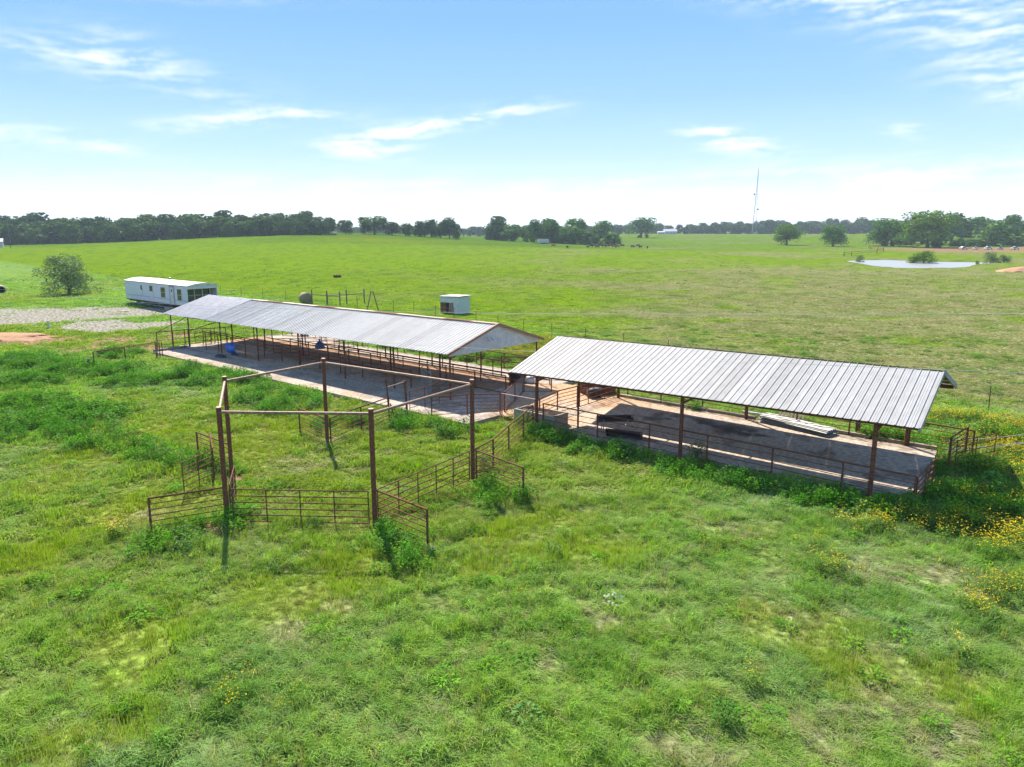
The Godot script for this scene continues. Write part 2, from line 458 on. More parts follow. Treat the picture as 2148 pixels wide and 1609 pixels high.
# the colour of what grows at a place (linear)
func sward(x: float, z: float) -> Color:
	var a := n_patch.get_noise_2d(x, z)
	var b := n_big.get_noise_2d(x, z)
	var c := FRESH.lerp(BLUISH, clampf(0.35 + a * 1.6, 0, 1)).lerp(DEEP, clampf(n_patch.get_noise_2d(x * 3 + 50, z * 3) * 1.3 + 0.05, 0, 0.75))
	c = c.lerp(OLIVE_C, clampf(b * 1.7 - 0.1, 0, 0.6))
	# beyond the field fence: grazed pasture, drier to the right
	var far := smoothstep(-1.0, 5.0, past_fence(x, z) + a * 3.0)
	if far > 0:
		var dry := clampf(0.18 + b * 1.3 + a * 0.5, 0, 1) * smoothstep(-60, 60, x)
		dry = clampf(dry + 0.75 * smoothstep(0.15, 0.55, n_big.get_noise_2d(x * 0.6 + 300, z * 1.2)) * smoothstep(-40, 30, x) * smoothstep(-260, -120, z), 0, 0.9)
		dry = clampf(dry + smoothstep(0.06, 0.3, x / maxf(1.0, -z)) * smoothstep(-240, -170, z) * (0.62 + a * 0.8 + 0.6 * n_fine.get_noise_2d(x * 0.2, z * 0.2)), 0, 0.85)
		var p := PASTURE.lerp(PASTURE_DRY, dry)
		p = p.lerp(Color(0.1, 0.22, 0.02), smoothstep(-330, -420, z + b * 60) * 0.75 * (1.0 - smoothstep(40, 120, x) * 0.6))
		p = p.lerp(Color(0.3, 0.3, 0.01), clampf(gauss(x, z, -70, -395, 38, 20) * (0.6 + a * 1.5), 0, 0.8))
		p = p.lerp(Color(0.11, 0.22, 0.02), clampf(n_patch.get_noise_2d(x * 2.2, z * 1.1 + 77) * 1.2 - 0.05, 0, 0.5))
		p = p.lerp(Color(0.3, 0.26, 0.14), clampf(n_fine.get_noise_2d(x * 0.12, z * 0.12) * 1.1 - 0.12, 0, 0.5) * smoothstep(-30, 40, x) * smoothstep(-330, -150, z))
		p = p.lerp(Color(0.11, 0.21, 0.02), clampf(n_fine.get_noise_2d(x * 0.3 + 90, z * 0.3) * 1.2 - 0.1, 0, 0.45))
		c = c.lerp(p, far)
	return c

func bare_soil(x: float, z: float) -> float:
	var v := at_map("SOIL", x, z)
	if x > 170 and z < -300 and z > -408 and x < 275:
		# the dirt lot on the far right
		var e := minf(minf((x - 176) / 20.0, (z + 406) / 14.0), (-318.0 - z) / 14.0)
		v = maxf(v, clampf(e + n_patch.get_noise_2d(x, z) * 0.8, 0, 1))
	return v

func make_ground():
	var angles := PackedFloat32Array()
	for i in 441: angles.append(deg_to_rad(-44.0 + 88.0 * i / 440.0))
	for i in 60: angles.append(deg_to_rad(44.0 + 272.0 * (i + 1) / 61.0))
	var rows := PackedFloat32Array([0.0])
	var r := 1.5
	while r < 7000:
		rows.append(r)
		r *= 1.021 if r < 420 else (1.03 if r < 1100 else 1.12)
	var na := angles.size()
	var pos := PackedVector3Array()
	var nor := PackedVector3Array()
	var col := PackedColorArray()
	var idx := PackedInt32Array()
	for j in rows.size():
		for i in na:
			var x := sin(angles[i]) * rows[j]
			var z := -cos(angles[i]) * rows[j]
			var y := ground_y(x, z)
			if rows[j] < 90: y += 0.05 * n_fine.get_noise_2d(x, z) * (1.0 - at_map("BARE", x, z))
			var b := at_map("BARE", x, z)
			if b > 0.9 and z > -60: y -= 0.12
			pos.append(Vector3(x, y, z))
			var e := maxf(0.4, rows[j] * 0.01)
			nor.append(Vector3(ground_y(x - e, z) - ground_y(x + e, z), 2.0 * e, ground_y(x, z - e) - ground_y(x, z + e)).normalized())
			var c := sward(x, z)
			var t := 0.25 + 0.5 * n_fine.get_noise_2d(x * 0.7, z * 0.7)
			if rows[j] < 75: c = c.lerp(Color(0.16, 0.14, 0.07), clampf(t + 0.25, 0.1, 0.75) * (1.0 - smoothstep(40, 75, rows[j])))
			c = c.lerp(OLIVE_C, at_map("OLIVE", x, z) * 0.4)
			c = c.lerp(STRAW_C, at_map("TAN", x, z) * 0.5)
			var g := clampf(b + n_fine.get_noise_2d(x * 2, z * 2) * 0.3, 0, 1)
			if b > 0 and z < -70: c = c.lerp(Color(0.5, 0.455, 0.4), clampf(g * 1.1, 0, 0.92))
			c = c.lerp(SOIL_C, clampf(bare_soil(x, z) * 1.6 - 0.35 + n_fine.get_noise_2d(x, z) * 0.5, 0, 0.9))
			col.append(c)
	for j in rows.size() - 1:
		for i in na:
			var k := (i + 1) % na
			var a := j * na + i
			var b := j * na + k
			var c := (j + 1) * na + k
			var d := (j + 1) * na + i
			if j > 0: idx.append_array(PackedInt32Array([a, c, b]))
			idx.append_array(PackedInt32Array([a, d, c]))
	var arr := []
	arr.resize(Mesh.ARRAY_MAX)
	arr[Mesh.ARRAY_VERTEX] = pos
	arr[Mesh.ARRAY_NORMAL] = nor
	arr[Mesh.ARRAY_COLOR] = col
	arr[Mesh.ARRAY_INDEX] = idx
	var m := ArrayMesh.new()
	m.add_surface_from_arrays(Mesh.PRIMITIVE_TRIANGLES, arr)
	var o := part(self, "ground", m, M.ground)
	o.set_meta("kind", "structure")
	var st := begin()
	var t := Geometry2D.triangulate_polygon(pond)
	for i in range(0, t.size(), 3):
		var tri_ := [pond[t[i]], pond[t[i + 1]], pond[t[i + 2]]]
		if (tri_[1] - tri_[0]).cross(tri_[2] - tri_[0]) < 0: tri_.reverse()
		for p in tri_: st.add_vertex(Vector3(p.x, -0.62, p.y))
	var w := part(self, "pond_water", solid(st), M.water)
	w.set_meta("kind", "structure")

# ---------- grass, weeds, flowers ----------
func blade(st: SurfaceTool, at: Vector3, dir: float, h: float, lean: float, w: float, c: Color):
	var f := Vector3(cos(dir), 0, sin(dir))
	var s := Vector3(-f.z, 0, f.x) * w * 0.5
	var p1 := at + Vector3(0, h * 0.55, 0) + f * lean * h * 0.25
	var p2 := at + Vector3(0, h * (1.0 - lean * 0.35), 0) + f * lean * h * 0.8
	st.set_color(c)
	quad(st, at - s, p1 - s * 0.85, p1 + s * 0.85, at + s)
	for p in [p1 - s * 0.85, p2, p1 + s * 0.85]: st.add_vertex(p)

func tuft(seed_: int, n: int, spread: float, h0: float, h1: float, w: float, lean0: float, lean1: float, wind := 0.0) -> ArrayMesh:
	var r := RandomNumberGenerator.new()
	r.seed = seed_
	var st := begin()
	for i in n:
		var d := r.randf() * TAU
		var q := sqrt(r.randf()) * spread
		var at := Vector3(cos(d) * q, -0.03, sin(d) * q)
		var dir := r.randf() * TAU if r.randf() > wind else 0.4 + r.randfn() * 0.4
		var c := Color(1, 1, 1) * r.randf_range(0.75, 1.2)
		if r.randf() < 0.1: c = Color(1.9, 1.35, 2.6) * 0.9
		blade(st, at, dir, r.randf_range(h0, h1), r.randf_range(lean0, lean1), w * r.randf_range(0.7, 1.3), c)
	return solid(st)

func leaf(st: SurfaceTool, at: Vector3, f: Vector3, up: Vector3, l: float, w: float, c: Color):
	var s := f.cross(up).normalized() * w * 0.5
	var m := at + f * l * 0.45 + up * l * 0.08
	st.set_color(c)
	for p in [at, m - s, m + s, m - s, at + f * l, m + s]: st.add_vertex(p)

func weed_clump(seed_: int, n: int, rad: float, h: float, l: float) -> ArrayMesh:
	var r := RandomNumberGenerator.new()
	r.seed = seed_
	var st := begin()
	for i in n:
		var d := r.randf() * TAU
		var q := sqrt(r.randf())
		var top := h * sqrt(maxf(0.05, 1.0 - q * q * 0.8))
		var y := top * (1.0 - pow(r.randf(), 1.8) * 0.85)
		var at := Vector3(cos(d) * q * rad, y, sin(d) * q * rad)
		var f := Vector3(cos(d) + r.randfn() * 0.7, r.randf_range(-0.4, 0.7), sin(d) + r.randfn() * 0.7).normalized()
		var up := Vector3(r.randfn() * 0.4, 1, r.randfn() * 0.4).normalized()
		leaf(st, at, f, up, l * r.randf_range(0.6, 1.3), l * r.randf_range(0.3, 0.55), Color(1, 1, 1) * r.randf_range(0.75, 1.25))
	for i in n / 12:
		var d := r.randf() * TAU
		blade(st, Vector3(cos(d), 0, sin(d)) * rad * 0.4 * r.randf(), d, h * r.randf_range(0.7, 1.1), 0.5, 0.012, Color(0.9, 0.9, 0.9))
	return solid(st)

func flower_clump(seed_: int, n: int, rad: float, h: float, size: float) -> ArrayMesh:
	var r := RandomNumberGenerator.new()
	r.seed = seed_
	var st := begin()
	for i in n:
		var d := r.randf() * TAU
		var q := sqrt(r.randf()) * rad
		var y := h * r.randf_range(0.6, 1.15)
		var at := Vector3(cos(d) * q, y, sin(d) * q)
		var nx := Vector3(r.randfn() * 0.35, 1, r.randfn() * 0.35 + 0.1).normalized()
		var x := nx.cross(Vector3(0, 0, 1)).normalized()
		var z := x.cross(nx)
		st.set_color(Color(1, 1, 1) * r.randf_range(0.8, 1.15))
		for k in 5:
			var a0 := TAU * k / 5.0
			var a1 := a0 + 0.95
			for p in [at, at + (x * cos(a0) + z * sin(a0)) * size, at + (x * cos(a1) + z * sin(a1)) * size]: st.add_vertex(p)
	return solid(st)

var piles := {}
func drop(k: String, p: Vector3, turn: float, s: float, sy: float, c: Color):
	if not piles.has(k): piles[k] = PackedFloat32Array()
	var ct := cos(turn) * s
	var sn := sin(turn) * s
	piles[k].append_array(PackedFloat32Array([ct, 0, sn, p.x, 0, sy, 0, p.y, -sn, 0, ct, p.z, c.r, c.g, c.b, 1.0]))

func spread(k: String, called: String, mesh: Mesh, material: Material, label: String, category: String):
	if not piles.has(k): return
	var mm := MultiMesh.new()
	mm.transform_format = MultiMesh.TRANSFORM_3D
	mm.use_colors = true
	mm.mesh = mesh
	mm.instance_count = piles[k].size() / 16
	mm.buffer = piles[k]
	var o := MultiMeshInstance3D.new()
	o.multimesh = mm
	o.material_override = material
	o.name = numbered(called)
	add_child(o)
	tag(o, label, category, "", "stuff")

func jitter(c: Color, r: RandomNumberGenerator, much: float) -> Color:
	var k := 1.0 + r.randfn() * much
	return Color(c.r * k * (1.0 + r.randfn() * much * 0.5), c.g * k, c.b * k * (1.0 + r.randfn() * much * 0.6))

func make_growth():
	var r := RandomNumberGenerator.new()
	r.seed = 77
	# [from, to, tufts per square metre, scale]
	var bands := [[8.5, 18.0, 75.0, 1.0, 0], [18.0, 28.0, 48.0, 1.1, 0], [28.0, 42.0, 24.0, 1.25, 1], [42.0, 62.0, 11.0, 1.6, 1], [62.0, 90.0, 6.0, 2.1, 1], [90.0, 130.0, 2.6, 2.8, 1], [130.0, 190.0, 1.0, 3.6, 1]]
	for band in bands:
		var area: float = 0.5 * deg_to_rad(84.0) * (band[1] * band[1] - band[0] * band[0])
		for i in int(area * band[2]):
			var d := sqrt(lerpf(band[0] * band[0], band[1] * band[1], r.randf()))
			var a := deg_to_rad(r.randf_range(-42.0, 42.0))
			var x := sin(a) * d
			var z := -cos(a) * d
			var bare := at_map("BARE", x, z)
			if bare > 0.97 or (bare > 0.2 and r.randf() < bare * 0.97): continue
			var soil := bare_soil(x, z)
			if r.randf() < soil * 1.3 - 0.2: continue
			var tan_ := at_map("TAN", x, z)
			if r.randf() < tan_ * 0.35: continue
			var thick := n_fine.get_noise_2d(x * 0.55, z * 0.55)
			if thick < -0.25 and r.randf() < 0.5: continue
			var c := sward(x, z)
			var ol := at_map("OLIVE", x, z)
			c = c.lerp(OLIVE_C, ol * 0.65)
			if r.randf() < 0.07 + tan_ * 0.6 + maxf(0, -thick) * 0.2: c = c.lerp(STRAW_C, r.randf_range(0.4, 0.9))
			c = jitter(c, r, 0.13)
			var pasture := smoothstep(-1.0, 5.0, past_fence(x, z) - 2.0)
			var lush := clampf(0.8 + thick * 0.9 + n_patch.get_noise_2d(x * 3.2, z * 3.2) * 1.1, 0.3, 1.9)
			var sy: float = lush * lerpf(1.0, 0.32, pasture) * lerpf(1.0, 0.6, tan_) * r.randf_range(0.8, 1.25)
			var s: float = band[3] * r.randf_range(0.8, 1.3)
			sy *= 1.0 - 0.4 * ol
			if pasture > 0.5 and r.randf() < 0.35: continue
			var kind := "a" if r.randf() < 0.62 else "b"
			if ol > 0.3 and r.randf() < ol: kind = "c"
			if pasture < 0.5 and d < 62 and r.randf() < 0.05 + 0.12 * smoothstep(0.1, 0.4, n_patch.get_noise_2d(x * 2 - 70, z * 2)): drop("d", on_ground(x, z), r.randf() * TAU, r.randf_range(0.7, 1.3), r.randf_range(0.7, 1.3), jitter(STRAW_C.lerp(OLIVE_C, r.randf()), r, 0.15))
			drop(kind + str(band[4]), on_ground(x, z), r.randf() * TAU if kind != "b" else r.randfn() * 0.7, s, sy * (1.0 if band[4] == 0 else 1.1), c)
	# broad-leaved weeds where the maps say, and here and there
	for i in 90000:
		var d := sqrt(lerpf(100.0, 6400.0, r.randf()))
		var a := deg_to_rad(r.randf_range(-42.0, 42.0))
		var x := sin(a) * d
		var z := -cos(a) * d
		var w := at_map("WEED", x, z)
		if at_map("BARE", x, z) > 0.6: continue
		if r.randf() > w * clampf(0.55 + 1.3 * n_fine.get_noise_2d(x * 0.45, z * 0.45), 0.1, 0.95) + (0.035 if n_patch.get_noise_2d(x * 2.5 + 9, z * 2.5) > 0.18 else 0.004): continue
		var c := Color(0.075, 0.22, 0.02).lerp(Color(0.14, 0.32, 0.024), clampf(0.5 + n_fine.get_noise_2d(x * 1.3, z * 1.3), 0, 1))
		if r.randf() < 0.12: c = Color(0.15, 0.26, 0.07)
		drop("w" + str(r.randi() % 2), on_ground(x, z), r.randf() * TAU, r.randf_range(0.7, 1.3) * (1.0 if d < 45 else 1.35), r.randf_range(0.6, 1.25) * (0.55 + 0.95 * w), jitter(c, r, 0.14))
	for i in 60000:
		var d := sqrt(lerpf(144.0, 6400.0, r.randf()))
		var a := deg_to_rad(r.randf_range(-42.0, 42.0))
		var x := sin(a) * d
		var z := -cos(a) * d
		var w := at_map("FLOWER", x, z)
		if at_map("BARE", x, z) > 0.5: continue
		if r.randf() > w * 0.95 - 0.1 + (0.012 if n_patch.get_noise_2d(x * 1.5 - 40, z * 1.5) > 0.3 and x > 2 else 0.0): continue
		drop("f", on_ground(x, z), r.randf() * TAU, r.randf_range(0.7, 1.2) * (0.75 if d < 26 else 1.0), r.randf_range(0.7, 1.2), jitter(Color(0.68, 0.5, 0.016), r, 0.08))
		drop("w1", on_ground(x, z), r.randf() * TAU, r.randf_range(0.7, 1.1), 0.8, jitter(Color(0.1, 0.19, 0.03), r, 0.12))
	# dark tussocks left uneaten in the pasture
	for i in 2600:
		var d := sqrt(lerpf(3600.0, 62500.0, r.randf()))
		var a := deg_to_rad(r.randf_range(-42.0, 42.0))
		var x := sin(a) * d
		var z := -cos(a) * d
		if at_map("BARE", x, z) > 0.3 or n_patch.get_noise_2d(x * 0.8, z * 0.8) < 0.05: continue
		drop("t", on_ground(x, z), r.randf() * TAU, r.randf_range(0.7, 2.0), r.randf_range(0.5, 1.0), jitter(Color(0.06, 0.115, 0.022), r, 0.2))
	spread("a0", "meadow_grass", tuft(1, 16, 0.15, 0.14, 0.34, 0.011, 0.3, 1.0), M.grass, "fresh green meadow grass of the near field, knee high and uneven", "grass")
	spread("b0", "leaning_grass", tuft(2, 16, 0.16, 0.16, 0.4, 0.012, 0.7, 1.25, 0.85), M.grass, "longer grass laid over by the wind in the near field", "grass")
	spread("c0", "olive_grass", tuft(3, 18, 0.14, 0.16, 0.36, 0.008, 0.05, 0.5), M.grass, "thin upright yellow-green grass in patches of the near field", "grass")
	spread("a1", "field_grass", tuft(4, 14, 0.17, 0.12, 0.3, 0.019, 0.3, 1.0), M.grass, "green grass round the sheds and up to the field fence", "grass")
	spread("b1", "field_leaning_grass", tuft(5, 14, 0.18, 0.14, 0.34, 0.02, 0.7, 1.2, 0.85), M.grass, "wind-laid grass round the sheds", "grass")
	spread("c1", "field_olive_grass", tuft(6, 16, 0.17, 0.14, 0.32, 0.014, 0.05, 0.5), M.grass, "upright yellow-green grass inside and behind the gate frame", "grass")
	spread("w0", "broadleaf_weed", weed_clump(7, 60, 0.28, 0.42, 0.13), M.weed, "dark broad-leaved weeds crowding along the slabs and fences", "weeds")
	spread("w1", "small_leaf_weed", weed_clump(8, 80, 0.24, 0.5, 0.085), M.weed, "small-leaved weeds in mounds among the grass", "weeds")
	spread("f", "yellow_flower", flower_clump(9, 16, 0.28, 0.66, 0.021), M.petal, "small yellow wild flowers in drifts, thickest past the shed end", "flowers")
	spread("d", "seed_stem", tuft(11, 7, 0.12, 0.35, 0.62, 0.009, 0.15, 0.8, 0.5), M.grass, "thin straw-coloured seed stems standing over the grass", "grass")
	spread("t", "pasture_tussock", tuft(10, 22, 0.22, 0.12, 0.26, 0.03, 0.2, 1.0), M.grass, "dark uneaten tussocks dotted over the grazed pasture", "grass")

# ---------- what people built ----------
func B(a: float, b: float, h := 0.0) -> Vector3:   # barn yard: a along the barn from its gable, b back from its front eave, h over the ground
	var p := B0 + UB * a + VB * b
	return Vector3(p.x, ground_y(p.x, p.y) + h, p.y)

func S(s: float, t: float, h := 0.0) -> Vector3:   # the right-hand shed, the same way
	var p := S0 + US * s + VS * t
	return Vector3(p.x, ground_y(p.x, p.y) + h, p.y)

func Sy(s: float, t: float, y: float) -> Vector3:   # absolute height
	var p := S0 + US * s + VS * t
	return Vector3(p.x, y, p.y)

func By(a: float, b: float, y: float) -> Vector3:
	var p := B0 + UB * a + VB * b
	return Vector3(p.x, y, p.y)

# ribbed metal sheet: width along x, rib height along y, length along -z... here z runs up the slope
func sheet_mesh(width: float, length: float, ribs: Array, rib_h: float, rib_w: float) -> ArrayMesh:
	var xs := [0.0]
	var ys := [0.0]
	var gap := width / ribs.size()
	for c in ribs:
		for e in [[-rib_w * 0.5, 0.0], [-rib_w * 0.22, rib_h], [rib_w * 0.22, rib_h], [rib_w * 0.5, 0.0]]:
			xs.append(c + e[0]); ys.append(e[1])
		if c + gap * 0.66 < width:   # two low stiffening beads between the ribs
			for m in [0.36, 0.64]:
				for e in [[-0.016, 0.0], [0.0, 0.009], [0.016, 0.0]]:
					xs.append(c + gap * m + e[0]); ys.append(e[1])
	xs.append(width); ys.append(0.0)
	var up := Vector3(0, 0, length)
	var st := begin()
	for i in xs.size() - 1: quad(st, Vector3(xs[i], ys[i], 0), Vector3(xs[i], ys[i], 0) + up, Vector3(xs[i + 1], ys[i + 1], 0) + up, Vector3(xs[i + 1], ys[i + 1], 0))
	st.generate_normals()
	var m := st.commit()
	var lo := begin()   # lower face, added pale to bounce light under the roof, one sheet thickness below
	var dn := Vector3(0, -0.003, 0)
	for i in xs.size() - 1: quad(lo, Vector3(xs[i + 1], ys[i + 1], 0) + dn, Vector3(xs[i + 1], ys[i + 1], 0) + up + dn, Vector3(xs[i], ys[i], 0) + up + dn, Vector3(xs[i], ys[i], 0) + dn)
	lo.generate_normals()
	return lo.commit(m)

func wave_mesh(width: float, length: float, pitch: float, deep: float) -> ArrayMesh:
	var st := begin(0)
	st.set_smooth_group(0)
	var n := int(width / pitch * 8)
	for i in n:
		var x0 := width * i / n
		var x1 := width * (i + 1) / n
		var a := Vector3(x0, sin(x0 / pitch * TAU) * deep, 0)
		var b := Vector3(x1, sin(x1 / pitch * TAU) * deep, 0)
		var up := Vector3(0, 0, length)
		quad(st, a, a + up, b + up, b)
	return solid(st)

func roof_sheet(parent: Node3D, called: String, mesh: Mesh, m: Material, e0: Vector3, e1: Vector3, k0: Vector3, wide: float, deep: float):
	# e0-e1 the eave edge of this sheet, k0 the ridge point above e0; the mesh is wide x deep
	var x := (e1 - e0) / wide
	var z := (k0 - e0) / deep
	var y := z.cross(x).normalized()
	if y.y < 0: y = -y
	var o := part(parent, called, mesh, null, Transform3D(Basis(x, y, z), e0))
	o.set_surface_override_material(0, m)
	if mesh.get_surface_count() > 1: o.set_surface_override_material(1, M.bounce_underside)

# sheets come from different batches: a few slightly different tones
func tone(key: String, k: int) -> StandardMaterial3D:
	var v := [0, 3, 1, 4, 2, 0, 2, 4, 1, 3, 0][k % 11] as int
	var name_ := key + str(v)
	if not M.has(name_):
		var m: StandardMaterial3D = M[key].duplicate()
		m.albedo_color = Color(1, 1, 1) * [1.0, 0.95, 0.975, 0.92, 0.985][v]
		m.uv1_offset = Vector3(0.31, 0.17, 0.53) * v
		M[name_] = m
	return M[name_]

func pipe_fence(label: String, pts: Array, high: float, rails: int, posts := 2.4, mp: Material = null, mr: Material = null, low := 0.12, called := "pipe_fence", rp := 0.038, rr := 0.018, group := "", top_r := 0.034):
	mp = mp if mp else M.rust
	mr = mr if mr else M.rust
	var t := thing(called, label, "fence", pts[0], 0.0, group)
	for i in pts.size() - 1:
		var a: Vector3 = pts[i] - pts[0]
		var b: Vector3 = pts[i + 1] - pts[0]
		var n := maxi(1, roundi((b - a).length() / posts))
		for k in n + 1:
			if k == 0 and i > 0: continue
			var p := a.lerp(b, k / float(n))
			bar(t, "post", p - Vector3(0, 0.15, 0), p + Vector3(0, high - top_r, 0), rp, mp)
		var dir := (b - a).normalized() * 0.03
		bar(t, "top_rail", a + Vector3(0, high, 0) - dir, b + Vector3(0, high, 0) + dir, top_r, mp)
		for k in rails:
			var h := lerpf(low, high, (k + 0.0) / rails)
			bar(t, "rail", a + Vector3(0, h, 0), b + Vector3(0, h, 0), rr, mr)
	return t

func pipe_gate(label: String, a: Vector3, b: Vector3, high: float, rails: int, stiles: int, low := 0.1, r := 0.021, m: Material = null, group := ""):
	m = m if m else M.rust
	var t := thing("pipe_gate", label, "gate", a, 0.0, group)
	var d := b - a
	for k in rails:
		var h := lerpf(low, high, k / float(rails - 1))
		bar(t, "rail", Vector3(0, h, 0), d + Vector3(0, h, 0), r, m)
	for k in stiles:
		var p := d * (k / float(stiles - 1))
		bar(t, "stile", p + Vector3(0, low - r, 0), p + Vector3(0, high + r, 0), r * 1.05, m)
	for h in [0.3, 0.75]:
		bar(t, "hinge", Vector3(0, lerpf(low, high, h), 0) - d.normalized() * 0.07, Vector3(0, lerpf(low, high, h), 0), 0.012, m)
	return t

# concrete laid in panels with open joints; colour comes from what is spilled on it
func paving(called: String, at: Callable, x0: float, x1: float, y0: float, y1: float, top: float, thick: float, size: float, kind: String, inside := PackedVector2Array()):
	var t := structure(called)
	var nx := maxi(1, roundi((x1 - x0) / size))
	var ny := maxi(1, roundi((y1 - y0) / size))
	for i in nx:
		for j in ny:
			var st := begin(0)
			var ax := lerpf(x0, x1, i / float(nx)) + 0.008
			var bx := lerpf(x0, x1, (i + 1) / float(nx)) - 0.008
			var ay := lerpf(y0, y1, j / float(ny)) + 0.008
			var by := lerpf(y0, y1, (j + 1) / float(ny)) - 0.008
			var cx := maxi(2, int((bx - ax) / 0.16))
			var cy := maxi(2, int((by - ay) / 0.16))
			var p := []
			var c := []
			for u in cx + 1:
				for v in cy + 1:
					var q: Vector3 = at.call(lerpf(ax, bx, u / float(cx)), lerpf(ay, by, v / float(cy)), top)
					p.append(q)
					c.append(spill(q.x, q.z, kind))
			var any := false
			st.set_smooth_group(0)
			for u in cx:
				for v in cy:
					var k := u * (cy + 1) + v
					var ids := [k, k + 1, k + cy + 2, k, k + cy + 2, k + cy + 1]
					if inside.size() and not Geometry2D.is_point_in_polygon(Vector2(p[k].x + p[k + cy + 2].x, p[k].z + p[k + cy + 2].z) * 0.5, inside): continue
					any = true
					for e in ids:
						st.set_color(c[e])
						st.add_vertex(p[e])
			if not any: continue
			st.set_smooth_group(-1)
			if not inside.size():
				var ring := []
				for u in cx: ring.append(u * (cy + 1))
				for v in cy: ring.append(cx * (cy + 1) + v)
				for u in cx: ring.append((cx - u) * (cy + 1) + cy)
				for v in cy: ring.append(cy - v)
				for e in ring.size():
					var k0: int = ring[e]
					var k1: int = ring[(e + 1) % ring.size()]
					var dn := Vector3(0, -thick, 0)
					st.set_color(c[k0])
					quad(st, p[k0], p[k1], p[k1] + dn, p[k0] + dn)
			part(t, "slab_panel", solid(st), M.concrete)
	return t

func spill(x: float, z: float, kind: String) -> Color:
	var n := n_fine.get_noise_2d(x, z)
	var p := n_patch.get_noise_2d(x * 4, z * 4)
	var s := n_patch.get_noise_2d(x * 1.7 + 30, z * 1.7)
	var clean := Color(0.56, 0.46, 0.38).lerp(Color(0.48, 0.395, 0.325), clampf(0.5 + s, 0, 1))
	var dirt := Color(0.5, 0.27, 0.13)
	match kind:
		"front": return clean.lerp(Color(0.27, 0.21, 0.16), clampf(0.25 + p * 1.2, 0, 0.65)).lerp(dirt, clampf(s * 0.9 - 0.1, 0, 0.45))
		"pen": return clean.lerp(Color(0.34, 0.2, 0.13), smoothstep(0.08, 0.3, s + n * 0.25) * 0.6).lerp(Color(0.3, 0.22, 0.16), smoothstep(0.22, 0.34, p + n * 0.25) * 0.6)
		"dirt": return dirt.lerp(Color(0.3, 0.17, 0.1), clampf(0.4 + p * 0.9, 0, 1)).lerp(Color(0.55, 0.36, 0.22), clampf(n * 0.9, 0, 0.6))
		"back": return clean.lerp(Color(0.5, 0.42, 0.36), 0.4).lerp(Color(0.28, 0.22, 0.19), clampf(p * 1.1, 0, 0.6)).lerp(dirt, clampf(s * 0.9 - 0.15, 0, 0.5))
		"yard": return clean.lerp(Color(0.56, 0.33, 0.18), clampf(0.62 + s * 1.3 + n * 0.3, 0, 0.95))
	# "shed": grey worked floor with dried manure along a line and dirt at the edges
	var q := Vector2(x, z) - S0
	var tt := q.dot(VS)
	var ss := q.dot(US)
	var c := clean
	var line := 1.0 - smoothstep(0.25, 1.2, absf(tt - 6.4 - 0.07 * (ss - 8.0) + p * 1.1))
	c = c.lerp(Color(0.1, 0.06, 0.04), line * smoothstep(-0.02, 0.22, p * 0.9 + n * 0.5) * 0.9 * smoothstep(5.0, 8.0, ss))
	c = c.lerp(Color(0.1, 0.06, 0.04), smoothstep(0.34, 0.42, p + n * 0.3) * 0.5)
	c = c.lerp(Color(0.52, 0.36, 0.22), smoothstep(8.2, 9.3, tt + n * 0.5) * 0.85)
	c = c.lerp(Color(0.5, 0.3, 0.17), smoothstep(14.5, 18.0, ss + s * 3.0) * 0.85)
	return c

func make_built():
	floors()
	right_shed()
	long_barn()
	gate_frame()
	yard_fences()
	yard_things()
	left_side()
	field_things()
	cables()

func floors():
	paving("pavement", B, -4.4, 32.3, -2.75, -0.02, 0.12, 0.4, 4.1, "front")
	paving("pavement", B, -1.5, 34.0, 0.2, 4.4, 0.1, 0.3, 4.1, "pen")
	paving("pavement", B, -1.8, 34.0, 4.42, 8.0, 0.07, 0.25, 4.5, "dirt")
	paving("pavement", B, -1.5, 26.0, 8.25, 10.5, 0.1, 0.35, 4.1, "back")
	paving("pavement", B, 26.0, 33.0, 8.25, 12.4, 0.1, 0.35, 4.1, "back")
	var o := func(s, t, h): return S(s, t, h)
	var f := func(u, v, h):
		var p := shed_floor[1].lerp(shed_floor[0], u / 17.0).lerp(shed_floor[2].lerp(shed_floor[3], u / 17.0), v / 7.6)
		return on_ground(p.x, p.y, h)
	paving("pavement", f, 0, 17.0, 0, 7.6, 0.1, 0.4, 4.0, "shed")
	var g := func(u, v, h): return on_ground(-4.5 + u, -51.0 + v, h)
	paving("pavement", g, 0, 11.0, 0, 14.0, 0.088, 0.3, 3.5, "yard", yard)
	# curbs
	var c := structure("curb")
	for k in 8:
		var a0 := -1.5 + k * 4.2
		bar_box(c, "curb_stone", B(a0, 0.09, 0.17), B(a0 + 4.18, 0.09, 0.17), 0.17, 0.2, M.concrete_plain)
	bar_box(c, "curb_stone", B(32.25, -2.7, 0.2), B(32.25, 0.2, 0.2), 0.2, 0.22, M.concrete_plain)
	var sb := structure("curb")
	for k in 6:
		var p := shed_floor[2].lerp(shed_floor[3], k / 6.0 + 0.004)
		var q := shed_floor[2].lerp(shed_floor[3], (k + 1) / 6.0 - 0.004)
		if k == 2: q = shed_floor[2].lerp(shed_floor[3], 0.4)
		bar_box(sb, "curb_stone", on_ground(p.x + 0.1, p.y - 0.1, 0.15), on_ground(q.x + 0.1, q.y - 0.1, 0.15), 0.2, 0.2, M.concrete_plain)

func bar_box(parent: Node3D, called: String, a: Vector3, b: Vector3, w: float, h: float, m: Material) -> MeshInstance3D:
	var d := b - a
	var l := d.length()
	var z := d / l
	var x := Vector3.UP.cross(z).normalized()
	var y := z.cross(x)
	return part(parent, called, unit_box, m, Transform3D(Basis(x * w, y * h, z * l), (a + b) * 0.5))

